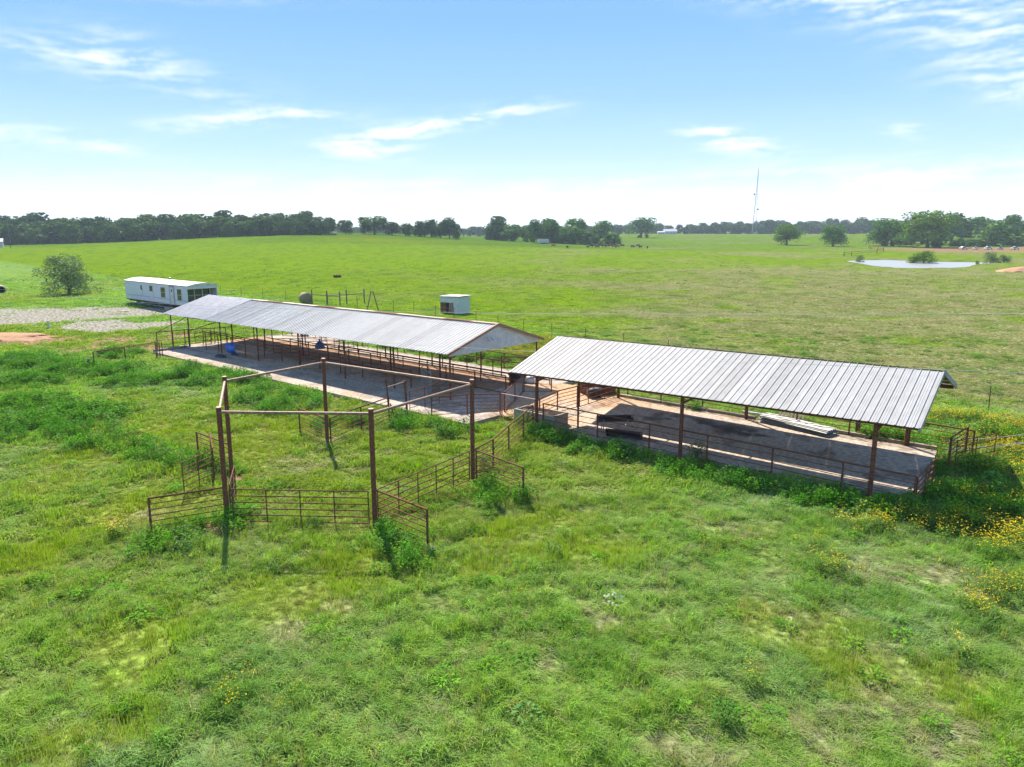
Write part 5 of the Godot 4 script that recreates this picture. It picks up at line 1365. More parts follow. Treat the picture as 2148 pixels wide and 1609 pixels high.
func mobile_home():
	var o := Vector2(-50.5, -100.1)
	var t := thing("mobile_home", "white single-wide mobile home with an open porch at one end", "mobile home")
	t.transform = Transform3D(Basis(Vector3(0.763, 0, 0.648), Vector3.UP, Vector3(-0.648, 0, 0.763)), Vector3(o.x, 0.28, o.y))
	var L := 16.5
	var D := 3.7
	var y0 := 0.72
	var y1 := 3.02
	var np := 14
	var trim := mat(lin(0.22, 0.23, 0.25), 0.6)
	for k in np:
		var x0 := (L - 1.4) * k / np
		var x1 := (L - 1.4) * (k + 1) / np
		part(t, "wall_panel", bevel_box_mesh(x1 - x0 - 0.015, y1 - y0, 0.06, 0.01), M.home, Transform3D(Basis(), Vector3((x0 + x1) / 2, (y0 + y1) / 2 + 0.004 * (k % 2), 0)))
	part(t, "back_wall", bevel_box_mesh(L, y1 - y0, 0.06, 0.01), M.home, Transform3D(Basis(), Vector3(L / 2, (y0 + y1) / 2, -D)))
	part(t, "end_wall", bevel_box_mesh(0.06, y1 - y0, D - 0.07, 0.01), M.home, Transform3D(Basis(), Vector3(0.02, (y0 + y1) / 2, -D / 2)))
	part(t, "front_panel", bevel_box_mesh(1.38, y1 - y0, 0.06, 0.01), M.home, Transform3D(Basis(), Vector3(L - 0.7, (y0 + y1) / 2, 0)))
	part(t, "floor_deck", bevel_box_mesh(L, 0.12, D - 0.1, 0.01), M.wood, Transform3D(Basis(), Vector3(L / 2, y0 - 0.05, -D / 2)))
	# porch end: a recessed pinkish wall with tall windows between white posts
	var pinkish := mat(lin(0.42, 0.33, 0.28), 0.8)
	part(t, "porch_wall", bevel_box_mesh(0.06, y1 - y0 - 0.02, D - 0.14, 0.01), pinkish, Transform3D(Basis(), Vector3(L - 1.1, (y0 + y1) / 2, -D / 2)))
	for k in 3:
		var w := part(t, "porch_window", bevel_box_mesh(0.05, 1.7, 0.85, 0.01), M.glass, Transform3D(Basis(), Vector3(L - 1.05, 1.85, -0.85 - 0.98 * k)))
		part(w, "frame", bevel_box_mesh(0.07, 0.06, 0.9, 0.01), M.white, Transform3D(Basis(), Vector3(0, 0.0, 0)))
		part(w, "sill", bevel_box_mesh(0.09, 0.06, 0.9, 0.01), M.white, Transform3D(Basis(), Vector3(0, -0.87, 0)))
	for k in 4: part(t, "porch_post", bevel_box_mesh(0.1, 1.75, 0.1, 0.01), M.white, Transform3D(Basis(), Vector3(L - 0.98, 1.85, -0.35 - 0.98 * k)))
	part(t, "porch_header", bevel_box_mesh(0.08, 0.42, D, 0.02), M.home, Transform3D(Basis(), Vector3(L - 0.02, y1 - 0.15, -D / 2)))
	part(t, "porch_rail", bevel_box_mesh(0.08, 0.5, D - 0.02, 0.02), M.home, Transform3D(Basis(), Vector3(L - 0.02, y0 + 0.2, -D / 2)))
	part(t, "corner_post", bevel_box_mesh(0.14, y1 - y0, 0.14, 0.02), M.home, Transform3D(Basis(), Vector3(L - 0.02, (y0 + y1) / 2, -D + 0.02)))
	# barrel-topped metal roof
	var st := begin(0)
	st.set_smooth_group(0)
	var n := 10
	for k in n:
		var f0 := k / float(n)
		var f1 := (k + 1) / float(n)
		var h0 := y1 + 0.04 + 0.3 * sin(PI * f0)
		var h1 := y1 + 0.04 + 0.3 * sin(PI * f1)
		quad(st, Vector3(-0.1, h0, 0.12 - (D + 0.24) * f0), Vector3(-0.1, h1, 0.12 - (D + 0.24) * f1), Vector3(L + 0.1, h1, 0.12 - (D + 0.24) * f1), Vector3(L + 0.1, h0, 0.12 - (D + 0.24) * f0))
	st.set_smooth_group(-1)
	for k in n:
		var f0 := k / float(n)
		var f1 := (k + 1) / float(n)
		var h0 := y1 + 0.04 + 0.3 * sin(PI * f0)
		var h1 := y1 + 0.04 + 0.3 * sin(PI * f1)
		for x in [-0.1, L + 0.1]:
			var a := Vector3(x, y1 - 0.02, 0.12 - (D + 0.24) * f0)
			var b := Vector3(x, y1 - 0.02, 0.12 - (D + 0.24) * f1)
			quad(st, a, b, Vector3(x, h1, b.z), Vector3(x, h0, a.z))
	var roof := part(t, "roof", solid(st), M.white)
	for v in [[5.4, -1.9, 0.12, 0.22], [7.9, -2.2, 0.22, 0.3]]:
		part(roof, "vent", lathe([Vector2(v[2] * 0.6, 0), Vector2(v[2] * 0.6, v[3] * 0.6), Vector2(v[2], v[3] * 0.65), Vector2(v[2], v[3] * 0.8), Vector2(0, v[3])], 12), M.steel, Transform3D(Basis(), Vector3(v[0], y1 + 0.3, v[1])))
	bar(roof, "antenna", Vector3(L - 1.6, y1, 0.05), Vector3(L - 1.55, y1 + 0.75, 0.05), 0.015, M.dark)
	part(t, "eave_trim", bevel_box_mesh(L + 0.1, 0.06, 0.04, 0.01), trim, Transform3D(Basis(), Vector3(L / 2, y1 - 0.02, 0.06)))
	part(t, "base_trim", bevel_box_mesh(L, 0.05, 0.05, 0.01), trim, Transform3D(Basis(), Vector3(L / 2, y0 + 0.55, 0.035)))
	# windows: [centre x, width, sill, head]
	for w in [[4.75, 0.42, 1.45, 2.62], [7.4, 0.8, 1.25, 2.68], [10.5, 1.05, 1.4, 2.62], [14.6, 0.95, 1.25, 2.6]]:
		var f := part(t, "window", bevel_box_mesh(w[1] + 0.1, w[3] - w[2] + 0.1, 0.06, 0.01), M.white, Transform3D(Basis(), Vector3(w[0], (w[2] + w[3]) / 2, 0.035)))
		part(f, "pane", bevel_box_mesh(w[1], (w[3] - w[2]) * 0.48, 0.02, 0.003), M.glass, Transform3D(Basis(), Vector3(0, (w[3] - w[2]) * 0.25, 0.03)))
		part(f, "pane", bevel_box_mesh(w[1], (w[3] - w[2]) * 0.46, 0.02, 0.003), M.glass if w[0] > 8 else M.home, Transform3D(Basis(), Vector3(0, -(w[3] - w[2]) * 0.25, 0.028)))
	var door := part(t, "door", bevel_box_mesh(0.86, 1.98, 0.06, 0.01), M.white, Transform3D(Basis(), Vector3(12.75, 1.75, 0.045)))
	part(door, "door_frame", bevel_box_mesh(1.3, 2.3, 0.04, 0.01), trim, Transform3D(Basis(), Vector3(0, 0.05, -0.012)))
	part(door, "pane", bevel_box_mesh(0.3, 0.3, 0.02, 0.003), M.glass, Transform3D(Basis(), Vector3(0, 0.62, 0.035)))
	part(door, "handle", bevel_box_mesh(0.05, 0.12, 0.05, 0.01), M.steel, Transform3D(Basis(), Vector3(0.33, -0.05, 0.05)))
	part(t, "step", bevel_box_mesh(1.2, 0.4, 0.7, 0.03), M.concrete_plain, Transform3D(Basis(), Vector3(12.75, 0.18, 0.5)))
	for x in [1.5, 4.5, 7.5, 10.5, 13.5, 15.8]: part(t, "pier", bevel_box_mesh(0.4, 0.7, 0.4, 0.02), M.concrete_plain, Transform3D(Basis(), Vector3(x, 0.32, -0.9)))
	bar(t, "chassis_rail", Vector3(0.3, 0.5, -0.3), Vector3(L - 0.2, 0.5, -0.3), 0.07, M.dark)
	bar(t, "skirt_rail", Vector3(0.8, 0.28, 0.1), Vector3(L - 3.0, 0.3, 0.1), 0.04, M.steel)

func field_things():
	# wire fence on steel stakes between yard and pasture
	var pts := [[-62.0, -134.0], [-53.5, -126.5], [-45.2, -118.8], [-40.0, -113.1], [-35.4, -108.7], [-31.5, -106.4], [-29.2, -105.2], [-24.6, -102.0], [-20.0, -98.7], [-14.6, -93.9], [-11.8, -91.7], [-8.8, -87.6], [-6.5, -85.2], [-3.9, -82.0], [-1.4, -77.9], [1.1, -74.2], [3.75, -70.8], [6.5, -67.2], [9.4, -63.4], [12.3, -59.6], [15.2, -55.8], [18.0, -52.1], [20.8, -48.4], [23.6, -44.8], [26.4, -41.1], [29.4, -37.3], [32.4, -33.5]]
	var t := thing("stake_fence", "long wire fence on thin steel stakes between the yard and the pasture", "fence", on_ground(3.75, -70.8))
	for k in pts.size():
		var p := on_ground(pts[k][0], pts[k][1]) - t.position
		var tilt := Vector3(0.06 * sin(k * 3.1), 0, 0.05 * cos(k * 2.3))
		bar(t, "stake", p - Vector3(0, 0.1, 0), p + Vector3(0, 1.45, 0) + tilt, 0.026, M.rust)
		if k > 0:
			var q := on_ground(pts[k - 1][0], pts[k - 1][1]) - t.position
			for h in [0.5, 0.9, 1.3]: bar(t, "wire", q + Vector3(0, h, 0), p + Vector3(0, h, 0), 0.0035, M.wire)
	# white tape from the shed end gate to the right
	var et := thing("fence_tape", "slack white fence tapes stretched from the shed end gate over the weeds", "fence tape", on_ground(19.0, -32.2))
	for w in [[0.9, 1.0, 24.5, -33.55], [0.5, 0.85, 24.3, -32.9], [0.42, 0.5, 24.6, -33.8]]:
		var a := Vector3(0, w[0], 0)
		var b := on_ground(w[2], w[3], w[1]) - et.position
		var pv := a
		for k in 8:
			var f := (k + 1) / 8.0
			var p := a.lerp(b, f) - Vector3(0, 0.12 * sin(PI * f), 0)
			bar(et, "tape", pv, p, 0.011, M.white)
			pv = p
	var stp := thing("pipe_post", "rusty anchor post for the white tapes past the shed end", "post", on_ground(24.5, -33.5))
	bar(stp, "shaft", Vector3(0, -0.2, 0), Vector3(0, 1.3, 0), 0.05, M.rust)
	# hay bale, timber rails, ladder stand, shelter
	var hb := thing("hay_bale", "round weathered hay bale beside the timber rails", "hay bale", on_ground(-27.86, -103.2, 0.72), 0.75)
	part(hb, "roll", lathe([Vector2(0.0, -0.68), Vector2(0.6, -0.7), Vector2(0.72, -0.62), Vector2(0.75, 0.0), Vector2(0.72, 0.62), Vector2(0.6, 0.7), Vector2(0.0, 0.68)], 26, 0.05, 4), M.straw, Transform3D(Basis(Vector3.RIGHT, PI / 2), Vector3.ZERO))
	var tf := thing("timber_rails", "dark timber posts joined by rails in a loose pen", "fence", on_ground(-24.0, -102.0))
	var tp := [[-26.9, -102.8, 1.9], [-24.6, -101.6, 1.9], [-22.6, -100.3, 1.9], [-22.4, -103.5, 1.9], [-20.4, -105.5, 1.9]]
	for p in tp: bar(tf, "post", on_ground(p[0], p[1], -0.2) - tf.position, on_ground(p[0], p[1], p[2]) - tf.position, 0.09, M.wood)
	for e in [[0, 1], [1, 2], [1, 3], [3, 4]]:
		bar(tf, "rail", on_ground(tp[e[0]][0], tp[e[0]][1], 1.25) - tf.position, on_ground(tp[e[1]][0], tp[e[1]][1], 1.25) - tf.position, 0.055, M.wood)
	var ld := thing("ladder_stand", "weathered wooden A-shaped ladder stand in the grass behind the barn", "ladder", on_ground(-17.3, -94.6), 0.3)
	for s in [-1.0, 1.0]:
		for z in [-0.28, 0.28]: bar(ld, "leg", Vector3(s * 0.75, -0.1, z * 1.2), Vector3(s * 0.1, 2.5, z * 0.7), 0.04, M.wood)
		for k in 6:
			var f := 0.15 + 0.14 * k
			bar(ld, "rung", Vector3(s * lerpf(0.75, 0.1, f), 2.5 * f, -0.28), Vector3(s * lerpf(0.75, 0.1, f), 2.5 * f, 0.28), 0.022, M.wood)
	var bx := thing("tin_shelter", "small square tin shelter with white roof and rusty torn opening", "shelter", on_ground(-6.35, -91.6))
	bx.transform = Transform3D(Basis(Vector3(-0.82, 0, -0.57), Vector3.UP, Vector3(0.57, 0, -0.82)), bx.position)   # x along the face with the opening, z along the plain face
	var sw := wave_mesh(0.7, 2.0, 0.1, 0.012)
	var pale := mat(lin(0.5, 0.56, 0.52), 0.55, 0.2)
	for k in 3: part(bx, "side_sheet", sw, pale, Transform3D(Basis(Vector3(0, 0, 1), Vector3(1, 0, 0), Vector3(0, 1, 0)), Vector3(0.0, 0, 0.7 * k)))
	for k in 3: part(bx, "back_sheet", sw, M.siding, Transform3D(Basis(Vector3(0, 0, 1), Vector3(1, 0, 0), Vector3(0, 1, 0)), Vector3(2.9, 0, 0.7 * k)))
	for k in 4: part(bx, "rear_sheet", sw, M.siding, Transform3D(Basis(Vector3(1, 0, 0), Vector3(0, 0, 1), Vector3(0, 1, 0)), Vector3(0.72 * k, 0, 2.1)))
	block(bx, "front_sheet", Vector3(1.45, 1.65, 0), Vector3(2.9, 0.7, 0.03), M.siding)
	block(bx, "front_sheet", Vector3(0.45, 0.65, 0), Vector3(0.9, 1.3, 0.03), M.siding)
	block(bx, "rust_sheet", Vector3(1.2, 0.65, -0.05), Vector3(0.6, 1.3, 0.03), M.rust_pale)
	block(bx, "rust_sheet", Vector3(2.45, 0.65, -0.03), Vector3(0.9, 1.3, 0.03), M.rust)
	part(bx, "roof", bevel_box_mesh(3.2, 0.07, 2.4, 0.01), M.white, Transform3D(Basis(Vector3.FORWARD, 0.03), Vector3(1.45, 2.08, 1.05)))
	var lt := thing("low_trough", "low brown trough alone on a worn patch of pasture", "trough", on_ground(-36.3, -159.7), 0.1)
	part(lt, "tub", lathe([Vector2(0.75, 0.0), Vector2(0.85, 0.4), Vector2(0.9, 0.42), Vector2(0.8, 0.38), Vector2(0.7, 0.15), Vector2(0.0, 0.15)], 20), M.rust)

func cables():
	var curve := func(t: float, dn: float): return Vector3(9.4 - 46.3 * t, 8.45 - 4.9 * t + 2.15 * t * t - dn, -14.0 - 41.0 * t)
	for p in [[-0.25, "wooden power pole standing to the right of the sheds, out in the weeds"], [2.3, "wooden power pole far beyond the gravel pad"]]:
		var at: Vector3 = curve.call(p[0], 0)
		var g := on_ground(at.x, at.z)
		var o := thing("power_pole", p[1], "pole", g)
		bar(o, "shaft", Vector3(0, -0.5, 0), Vector3(0, at.y - g.y + 0.5, 0), 0.13, M.wood)
		for dn in [0.0, 1.1]: bar(o, "insulator", Vector3(0, at.y - g.y - dn, 0), Vector3(0.0, at.y - g.y - dn + 0.12, 0), 0.15, M.white)
	for w in [[0.0, "upper of the two pale overhead power cables crossing the whole yard"], [1.1, "lower of the two pale overhead power cables, passing before the sheds"]]:
		var o := thing("power_cable", w[1], "cable", curve.call(1.0, w[0]))
		var pv: Vector3 = curve.call(-0.25, w[0]) - o.position
		for k in 34:
			var p: Vector3 = curve.call(-0.25 + 2.55 * (k + 1) / 34.0, w[0]) - o.position
			bar(o, "strand", pv, p, 0.0045, M.cable)
			pv = p

# ---------- far things ----------
func crown_mesh(seed_: int, lobes: int, n: int, squash: float, low: float, leaf_s: float) -> ArrayMesh:
	# unit crown: height 0..1, width about 1
	var r := RandomNumberGenerator.new()
	r.seed = seed_
	var L := []
	for i in lobes:
		var a := r.randf() * TAU
		var y := lerpf(low + 0.14, 0.8, pow(i / float(maxi(1, lobes - 1)), 0.8))
		var out := 0.36 * sqrt(maxf(0.0, 1.0 - pow((y - (low + 0.4)) / 0.62, 2.0))) * r.randf_range(0.3, 1.15)
		L.append([Vector3(cos(a) * out, y, sin(a) * out), r.randf_range(0.14, 0.3)])
	var st := begin()
	for i in n:
		var q: Array = L[r.randi() % lobes]
		var d := Vector3(r.randfn(), r.randfn() * squash, r.randfn()).normalized()
		if d.y < -0.3 and r.randf() < 0.6: d.y = -d.y
		var p: Vector3 = q[0] + d * q[1] * (1.0 - 0.55 * pow(r.randf(), 2.0)) + Vector3(r.randfn(), r.randfn(), r.randfn()) * 0.012
		if p.y > 1.0: p.y = 1.0 - r.randf() * 0.04
		var nrm := (d + Vector3(r.randfn(), r.randfn(), r.randfn()) * 0.55).normalized()
		var x := nrm.cross(Vector3(0.2, 1, 0.1)).normalized()
		var y := nrm.cross(x)
		var s := leaf_s * r.randf_range(0.55, 1.25)
		var c := Color(1, 1, 1) * r.randf_range(0.72, 1.2)
		c.r *= r.randf_range(0.85, 1.25)
		st.set_color(c)
		var k := r.randf_range(0.5, 0.9)
		quad(st, p - x * s, p - y * s * k + x * s * 0.2, p + x * s, p + y * s * k - x * s * 0.15)
	return solid(st)

func trunk_mesh(seed_: int, low: float) -> ArrayMesh:
	var r := RandomNumberGenerator.new()
	r.seed = seed_
	var st := begin()
	tube(st, [Vector3(0, -0.05, 0), Vector3(0.005, low * 0.6, 0.004), Vector3(0.01, low + 0.15, 0), Vector3(0.0, 0.75, 0.01)], [0.05, 0.036, 0.028, 0.008], 7)
	for i in 6:
		var a := TAU * i / 6.0 + r.randf()
		var y := low * 0.7 + r.randf() * 0.25
		tube(st, [Vector3(0, y, 0), Vector3(cos(a) * 0.16, y + 0.14, sin(a) * 0.16), Vector3(cos(a) * 0.33, y + r.randf_range(0.2, 0.34), sin(a) * 0.33)], [0.02, 0.014, 0.005], 5)
	return solid(st)

var crowns := []
var trunks := []
func plant_tree(called: String, label: String, group: String, at: Vector3, h: float, w: float, v: int, leaf_m: Material, turn: float, cat := "tree"):
	var t := thing(called, label, cat, at, turn, group)
	part(t, "crown", crowns[v], leaf_m, Transform3D(Basis.from_scale(Vector3(w, h, w)), Vector3.ZERO))
	part(t, "trunk", trunks[v], M.bark, Transform3D(Basis.from_scale(Vector3(w * 0.9, h, w * 0.9)), Vector3.ZERO))
	return t

func make_far():
	crowns = [crown_mesh(1, 13, 1500, 0.9, 0.06, 0.055), crown_mesh(2, 15, 1600, 0.85, 0.02, 0.052), crown_mesh(3, 13, 1300, 0.8, 0.16, 0.05), crown_mesh(4, 12, 1500, 0.9, -0.08, 0.055), crown_mesh(5, 24, 5200, 0.9, -0.12, 0.022), crown_mesh(6, 26, 4200, 0.85, 0.05, 0.03), crown_mesh(7, 26, 4200, 0.9, 0.0, 0.03)]
	for v in 7: trunks.append(trunk_mesh(20 + v, [0.2, 0.15, 0.3, 0.06, 0.1, 0.22, 0.14][v]))
	var dark := leaf_tint(Color(0.075, 0.145, 0.04), "wood")
	var dark2 := leaf_tint(Color(0.095, 0.175, 0.045), "wood2")
	var mid := leaf_tint(Color(0.13, 0.24, 0.05), "mid")
	var light := leaf_tint(Color(0.16, 0.26, 0.035), "light")
	var willow := leaf_tint(Color(0.27, 0.33, 0.14), "willow")
	var r := RandomNumberGenerator.new()
	r.seed = 9
	for q in WOOD: plant_tree("wood_tree", "dark tree in the unbroken wood along the hill crest", "trees of the wood on the hill crest", on_ground(q[0], q[1], -0.1), q[2] * 1.05, q[3] * 1.3, [1, 3, 3, 0][q[4]], dark if r.randf() < 0.6 else dark2, r.randf() * TAU)
	for q in FAR_LINE: plant_tree("distant_tree", "blue-green tree in the far tree line beyond the level field", "trees of the far line beyond the field", on_ground(q[0], q[1], -0.1), q[2], q[3] * 1.25, q[4], dark if r.randf() < 0.75 else dark2, r.randf() * TAU)
	for q in BACK_LINE: plant_tree("hazy_tree", "hazy low tree seen through gaps behind the hill crest", "hazy trees behind the crest", on_ground(q[0], q[1], -0.1), q[2], q[3] * 1.2, q[4], dark2, r.randf() * TAU)
	for q in CREST: plant_tree("crest_tree", "open-crowned tree standing apart on the pasture crest", "trees standing apart on the crest", on_ground(q[0], q[1], -0.1), q[2], q[3] * 1.25, q[4], dark if r.randf() < 0.5 else dark2, r.randf() * TAU)
	for q in MID: plant_tree("grove_tree", "rounded mid-green tree of the grove behind the grazing cattle", "trees of the grove behind the cattle", on_ground(q[0], q[1], -0.1), q[2], q[3] * 1.25, q[4], mid if r.randf() < 0.6 else dark2, r.randf() * TAU)
	var i := 0
	for q in RIGHT:
		var big: bool = i in [0, 2]
		plant_tree("hillside_tree", ["dense round tree at the edge of the hillside by the dirt lot", "", "tallest spreading yellow-green oak at the foot of the hillside"][i] if big else ("green tree on the slope above the dirt lot" if q[2] > 8 else "low bushy tree along the edge of the dirt lot"), "" if big else ("trees on the slope above the lot" if q[2] > 8 else "bushy trees along the lot edge"), on_ground(q[0], q[1], -0.1), q[2], q[3] * 1.15, (6 if i == 0 else 5) if big else q[4], light if i == 2 else (mid if r.randf() < 0.7 else dark2), r.randf() * TAU)
		i += 1
	plant_tree("pasture_oak", "round oak alone in the pasture, nearer the radio tower", "", on_ground(SOLO[0][0], SOLO[0][1], -0.1), SOLO[0][2], SOLO[0][3], 5, light, 1.0)
	plant_tree("pasture_oak", "round darker oak alone in the pasture, nearer the pond", "", on_ground(SOLO[1][0], SOLO[1][1], -0.1), SOLO[1][2], SOLO[1][3], 6, mid, 2.0)
	for q in POND_SHRUB: plant_tree("pond_shrub", "willow shrub growing on the pond bank", "willow shrubs on the pond bank", on_ground(q[0], q[1], -0.05), q[2], q[3], 4, light if r.randf() < 0.5 else willow, r.randf() * TAU, "shrub")
	plant_tree("willow_shrub", "big pale open willow shrub beyond the mobile home drive", "", on_ground(-69.7, -120.5, -0.2), 6.6, 8.2, 4, willow, 0.4, "shrub")
	# brush under and before the woods, too thick to count
	for set_ in [[WOOD, -450.0, 3], [FAR_LINE, -945.0, 2], [RIGHT, -900.0, 2], [MID, -900.0, 2]]:
		for q in set_[0]:
			if q[1] < set_[1]: continue
			for k in set_[2]:
				var x: float = q[0] + r.randf_range(-5, 5)
				var z: float = q[1] + r.randf_range(0.5, 5.0)
				drop("u", on_ground(x, z, -0.1), r.randf() * TAU, r.randf_range(2.5, 5.5), r.randf_range(1.2, 3.4), jitter(Color(0.085, 0.16, 0.035), r, 0.2))
	spread("u", "brush", crowns[3], M.tree_leaf, "low dark brush along the foot of the woods and groves", "brush")
	cattle()
	far_buildings()
	radio_tower()

# a body from tapered capsules joined by a smooth minimum, meshed as surface nets
func net(bones: Array, cell: float, k: float) -> ArrayMesh:
	var lo := Vector3.ONE * 1e9
	var hi := -lo
	for b in bones:
		for e in 2:
			var rr: float = b[2 + e] + k * 0.5 + cell * 2.0
			lo = lo.min(b[e] - Vector3.ONE * rr)
			hi = hi.max(b[e] + Vector3.ONE * rr)
	var n := Vector3i(((hi - lo) / cell).ceil()) + Vector3i.ONE
	var f := PackedFloat32Array()
	f.resize(n.x * n.y * n.z)
	for z in n.z:
		for y in n.y:
			for x in n.x:
				var p := lo + Vector3(x, y, z) * cell
				var d := 1e9
				for b in bones:
					var ab: Vector3 = b[1] - b[0]
					var t := clampf((p - b[0]).dot(ab) / ab.length_squared(), 0, 1)
					var e := p.distance_to(b[0] + ab * t) - lerpf(b[2], b[3], t)
					var h := maxf(k - absf(d - e), 0.0) / k
					d = minf(d, e) - h * h * k * 0.25
				f[x + n.x * (y + n.y * z)] = d
	var vid := {}
	var pos := []
	for z in n.z - 1:
		for y in n.y - 1:
			for x in n.x - 1:
				var s := Vector3.ZERO
				var c := 0
				var base := x + n.x * (y + n.y * z)
				for e in [[0, 0, 0, 1, 0, 0], [0, 0, 0, 0, 1, 0], [0, 0, 0, 0, 0, 1], [1, 0, 0, 1, 1, 0], [1, 0, 0, 1, 0, 1], [0, 1, 0, 1, 1, 0], [0, 1, 0, 0, 1, 1], [0, 0, 1, 1, 0, 1], [0, 0, 1, 0, 1, 1], [1, 1, 0, 1, 1, 1], [1, 0, 1, 1, 1, 1], [0, 1, 1, 1, 1, 1]]:
					var a := f[base + e[0] + n.x * (e[1] + n.y * e[2])]
					var b := f[base + e[3] + n.x * (e[4] + n.y * e[5])]
					if (a < 0) != (b < 0):
						s += Vector3(e[0], e[1], e[2]).lerp(Vector3(e[3], e[4], e[5]), a / (a - b))
						c += 1
				if c:
					vid[base] = pos.size()
					pos.append(lo + (Vector3(x, y, z) + s / c) * cell)
	var st := begin(0)
	st.set_smooth_group(0)
	var step := [1, n.x, n.x * n.y]
	for key in vid:
		var a := f[key]
		for ax in 3:
			var b := f[key + step[ax]]
			if (a < 0) == (b < 0): continue
			var u: int = step[(ax + 1) % 3]
			var w: int = step[(ax + 2) % 3]
			if not (vid.has(key - u) and vid.has(key - w) and vid.has(key - u - w)): continue
			var q := [pos[vid[key]], pos[vid[key - u]], pos[vid[key - u - w]], pos[vid[key - w]]]
			if a < 0: q.reverse()
			quad(st, q[0], q[1], q[2], q[3])
	return solid(st)

func cattle():
	var trunk := [[Vector3(-0.72, 1.05, 0), Vector3(0.0, 0.98, 0), 0.3, 0.37], [Vector3(0.0, 0.98, 0), Vector3(0.62, 1.02, 0), 0.37, 0.31], [Vector3(-0.95, 1.15, 0), Vector3(-1.05, 0.55, 0.03), 0.05, 0.03]]
	var legs := []
	for s in [-1.0, 1.0]:
		legs += [[Vector3(0.58, 0.85, 0.17 * s), Vector3(0.6, 0.42, 0.17 * s), 0.13, 0.075], [Vector3(0.6, 0.42, 0.17 * s), Vector3(0.57, 0.04, 0.17 * s), 0.07, 0.06]]
		legs += [[Vector3(-0.75, 0.95, 0.18 * s), Vector3(-0.66, 0.62, 0.18 * s), 0.2, 0.11], [Vector3(-0.66, 0.62, 0.18 * s), Vector3(-0.84, 0.42, 0.18 * s), 0.1, 0.07], [Vector3(-0.84, 0.42, 0.18 * s), Vector3(-0.8, 0.04, 0.18 * s), 0.065, 0.06]]
	var graze := [[Vector3(0.72, 1.02, 0), Vector3(1.15, 0.55, 0), 0.22, 0.14], [Vector3(1.15, 0.5, 0), Vector3(1.28, 0.14, 0), 0.13, 0.08], [Vector3(1.12, 0.6, 0.1), Vector3(1.1, 0.62, 0.24), 0.05, 0.03], [Vector3(1.12, 0.6, -0.1), Vector3(1.1, 0.62, -0.24), 0.05, 0.03]]
	var look := [[Vector3(0.72, 1.08, 0), Vector3(1.1, 1.32, 0), 0.22, 0.15], [Vector3(1.1, 1.36, 0), Vector3(1.48, 1.2, 0), 0.13, 0.08], [Vector3(1.08, 1.42, 0.1), Vector3(1.05, 1.42, 0.25), 0.05, 0.03], [Vector3(1.08, 1.42, -0.1), Vector3(1.05, 1.42, -0.25), 0.05, 0.03]]
	var meshes := [net(trunk + legs + graze, 0.075, 0.12), net(trunk + legs + look, 0.075, 0.12)]
	var k := 0
	for c in COWS:
		var brown: bool = c[2] == 1
		var o := thing("cow", "brown cow on the pasture before the grove" if brown else "black cow on the pasture before the grove", "cow", on_ground(c[0], c[1]), c[3], "brown cattle before the grove" if brown else "black cattle before the grove")
		part(o, "body", meshes[0 if k % 3 else 1], M.cow_brown if brown else M.cow_black)
		k += 1

func gable_house(called: String, label: String, cat: String, at: Vector3, turn: float, l: float, w: float, h: float, rise: float, wall: Material, roofm: Material):
	var t := thing(called, label, cat, at, turn)
	part(t, "wall", bevel_box_mesh(l, h, w, 0.03), wall, Transform3D(Basis(), Vector3(0, h / 2, 0)))
	for s in [-1.0, 1.0]:
		var a := Vector3(-l / 2 - 0.3, h - 0.05, s * (w / 2 + 0.3))
		var b := Vector3(-l / 2 - 0.3, h + rise, 0)
		var st := begin()
		var e := Vector3(l + 0.6, 0, 0)
		var dn := Vector3(0, -0.12, 0)
		for o in [[a, b, b + e, a + e], [a + dn, a + e + dn, b + e + dn, b + dn], [a, a + e, a + e + dn, a + dn], [a, a + dn, b + dn, b], [a + e, b + e, b + e + dn, a + e + dn]]: quad(st, o[0], o[1], o[2], o[3])
		part(t, "roof_slope", solid(st), roofm)
		var g := begin()
		for p in [Vector3(s * l / 2, h, -w / 2), Vector3(s * l / 2, h + rise, 0), Vector3(s * l / 2, h, w / 2)]: g.add_vertex(p)
		part(t, "gable", solid(g), wall)
	for k in 3:
		var f := part(t, "window", bevel_box_mesh(1.1, 1.2, 0.08, 0.01), M.white, Transform3D(Basis(), Vector3(l * (-0.3 + 0.3 * k), h * 0.55, w / 2 + 0.01)))
		part(f, "pane", bevel_box_mesh(0.9, 1.0, 0.05, 0.01), M.glass, Transform3D(Basis(), Vector3(0, 0, 0.03)))
	return t

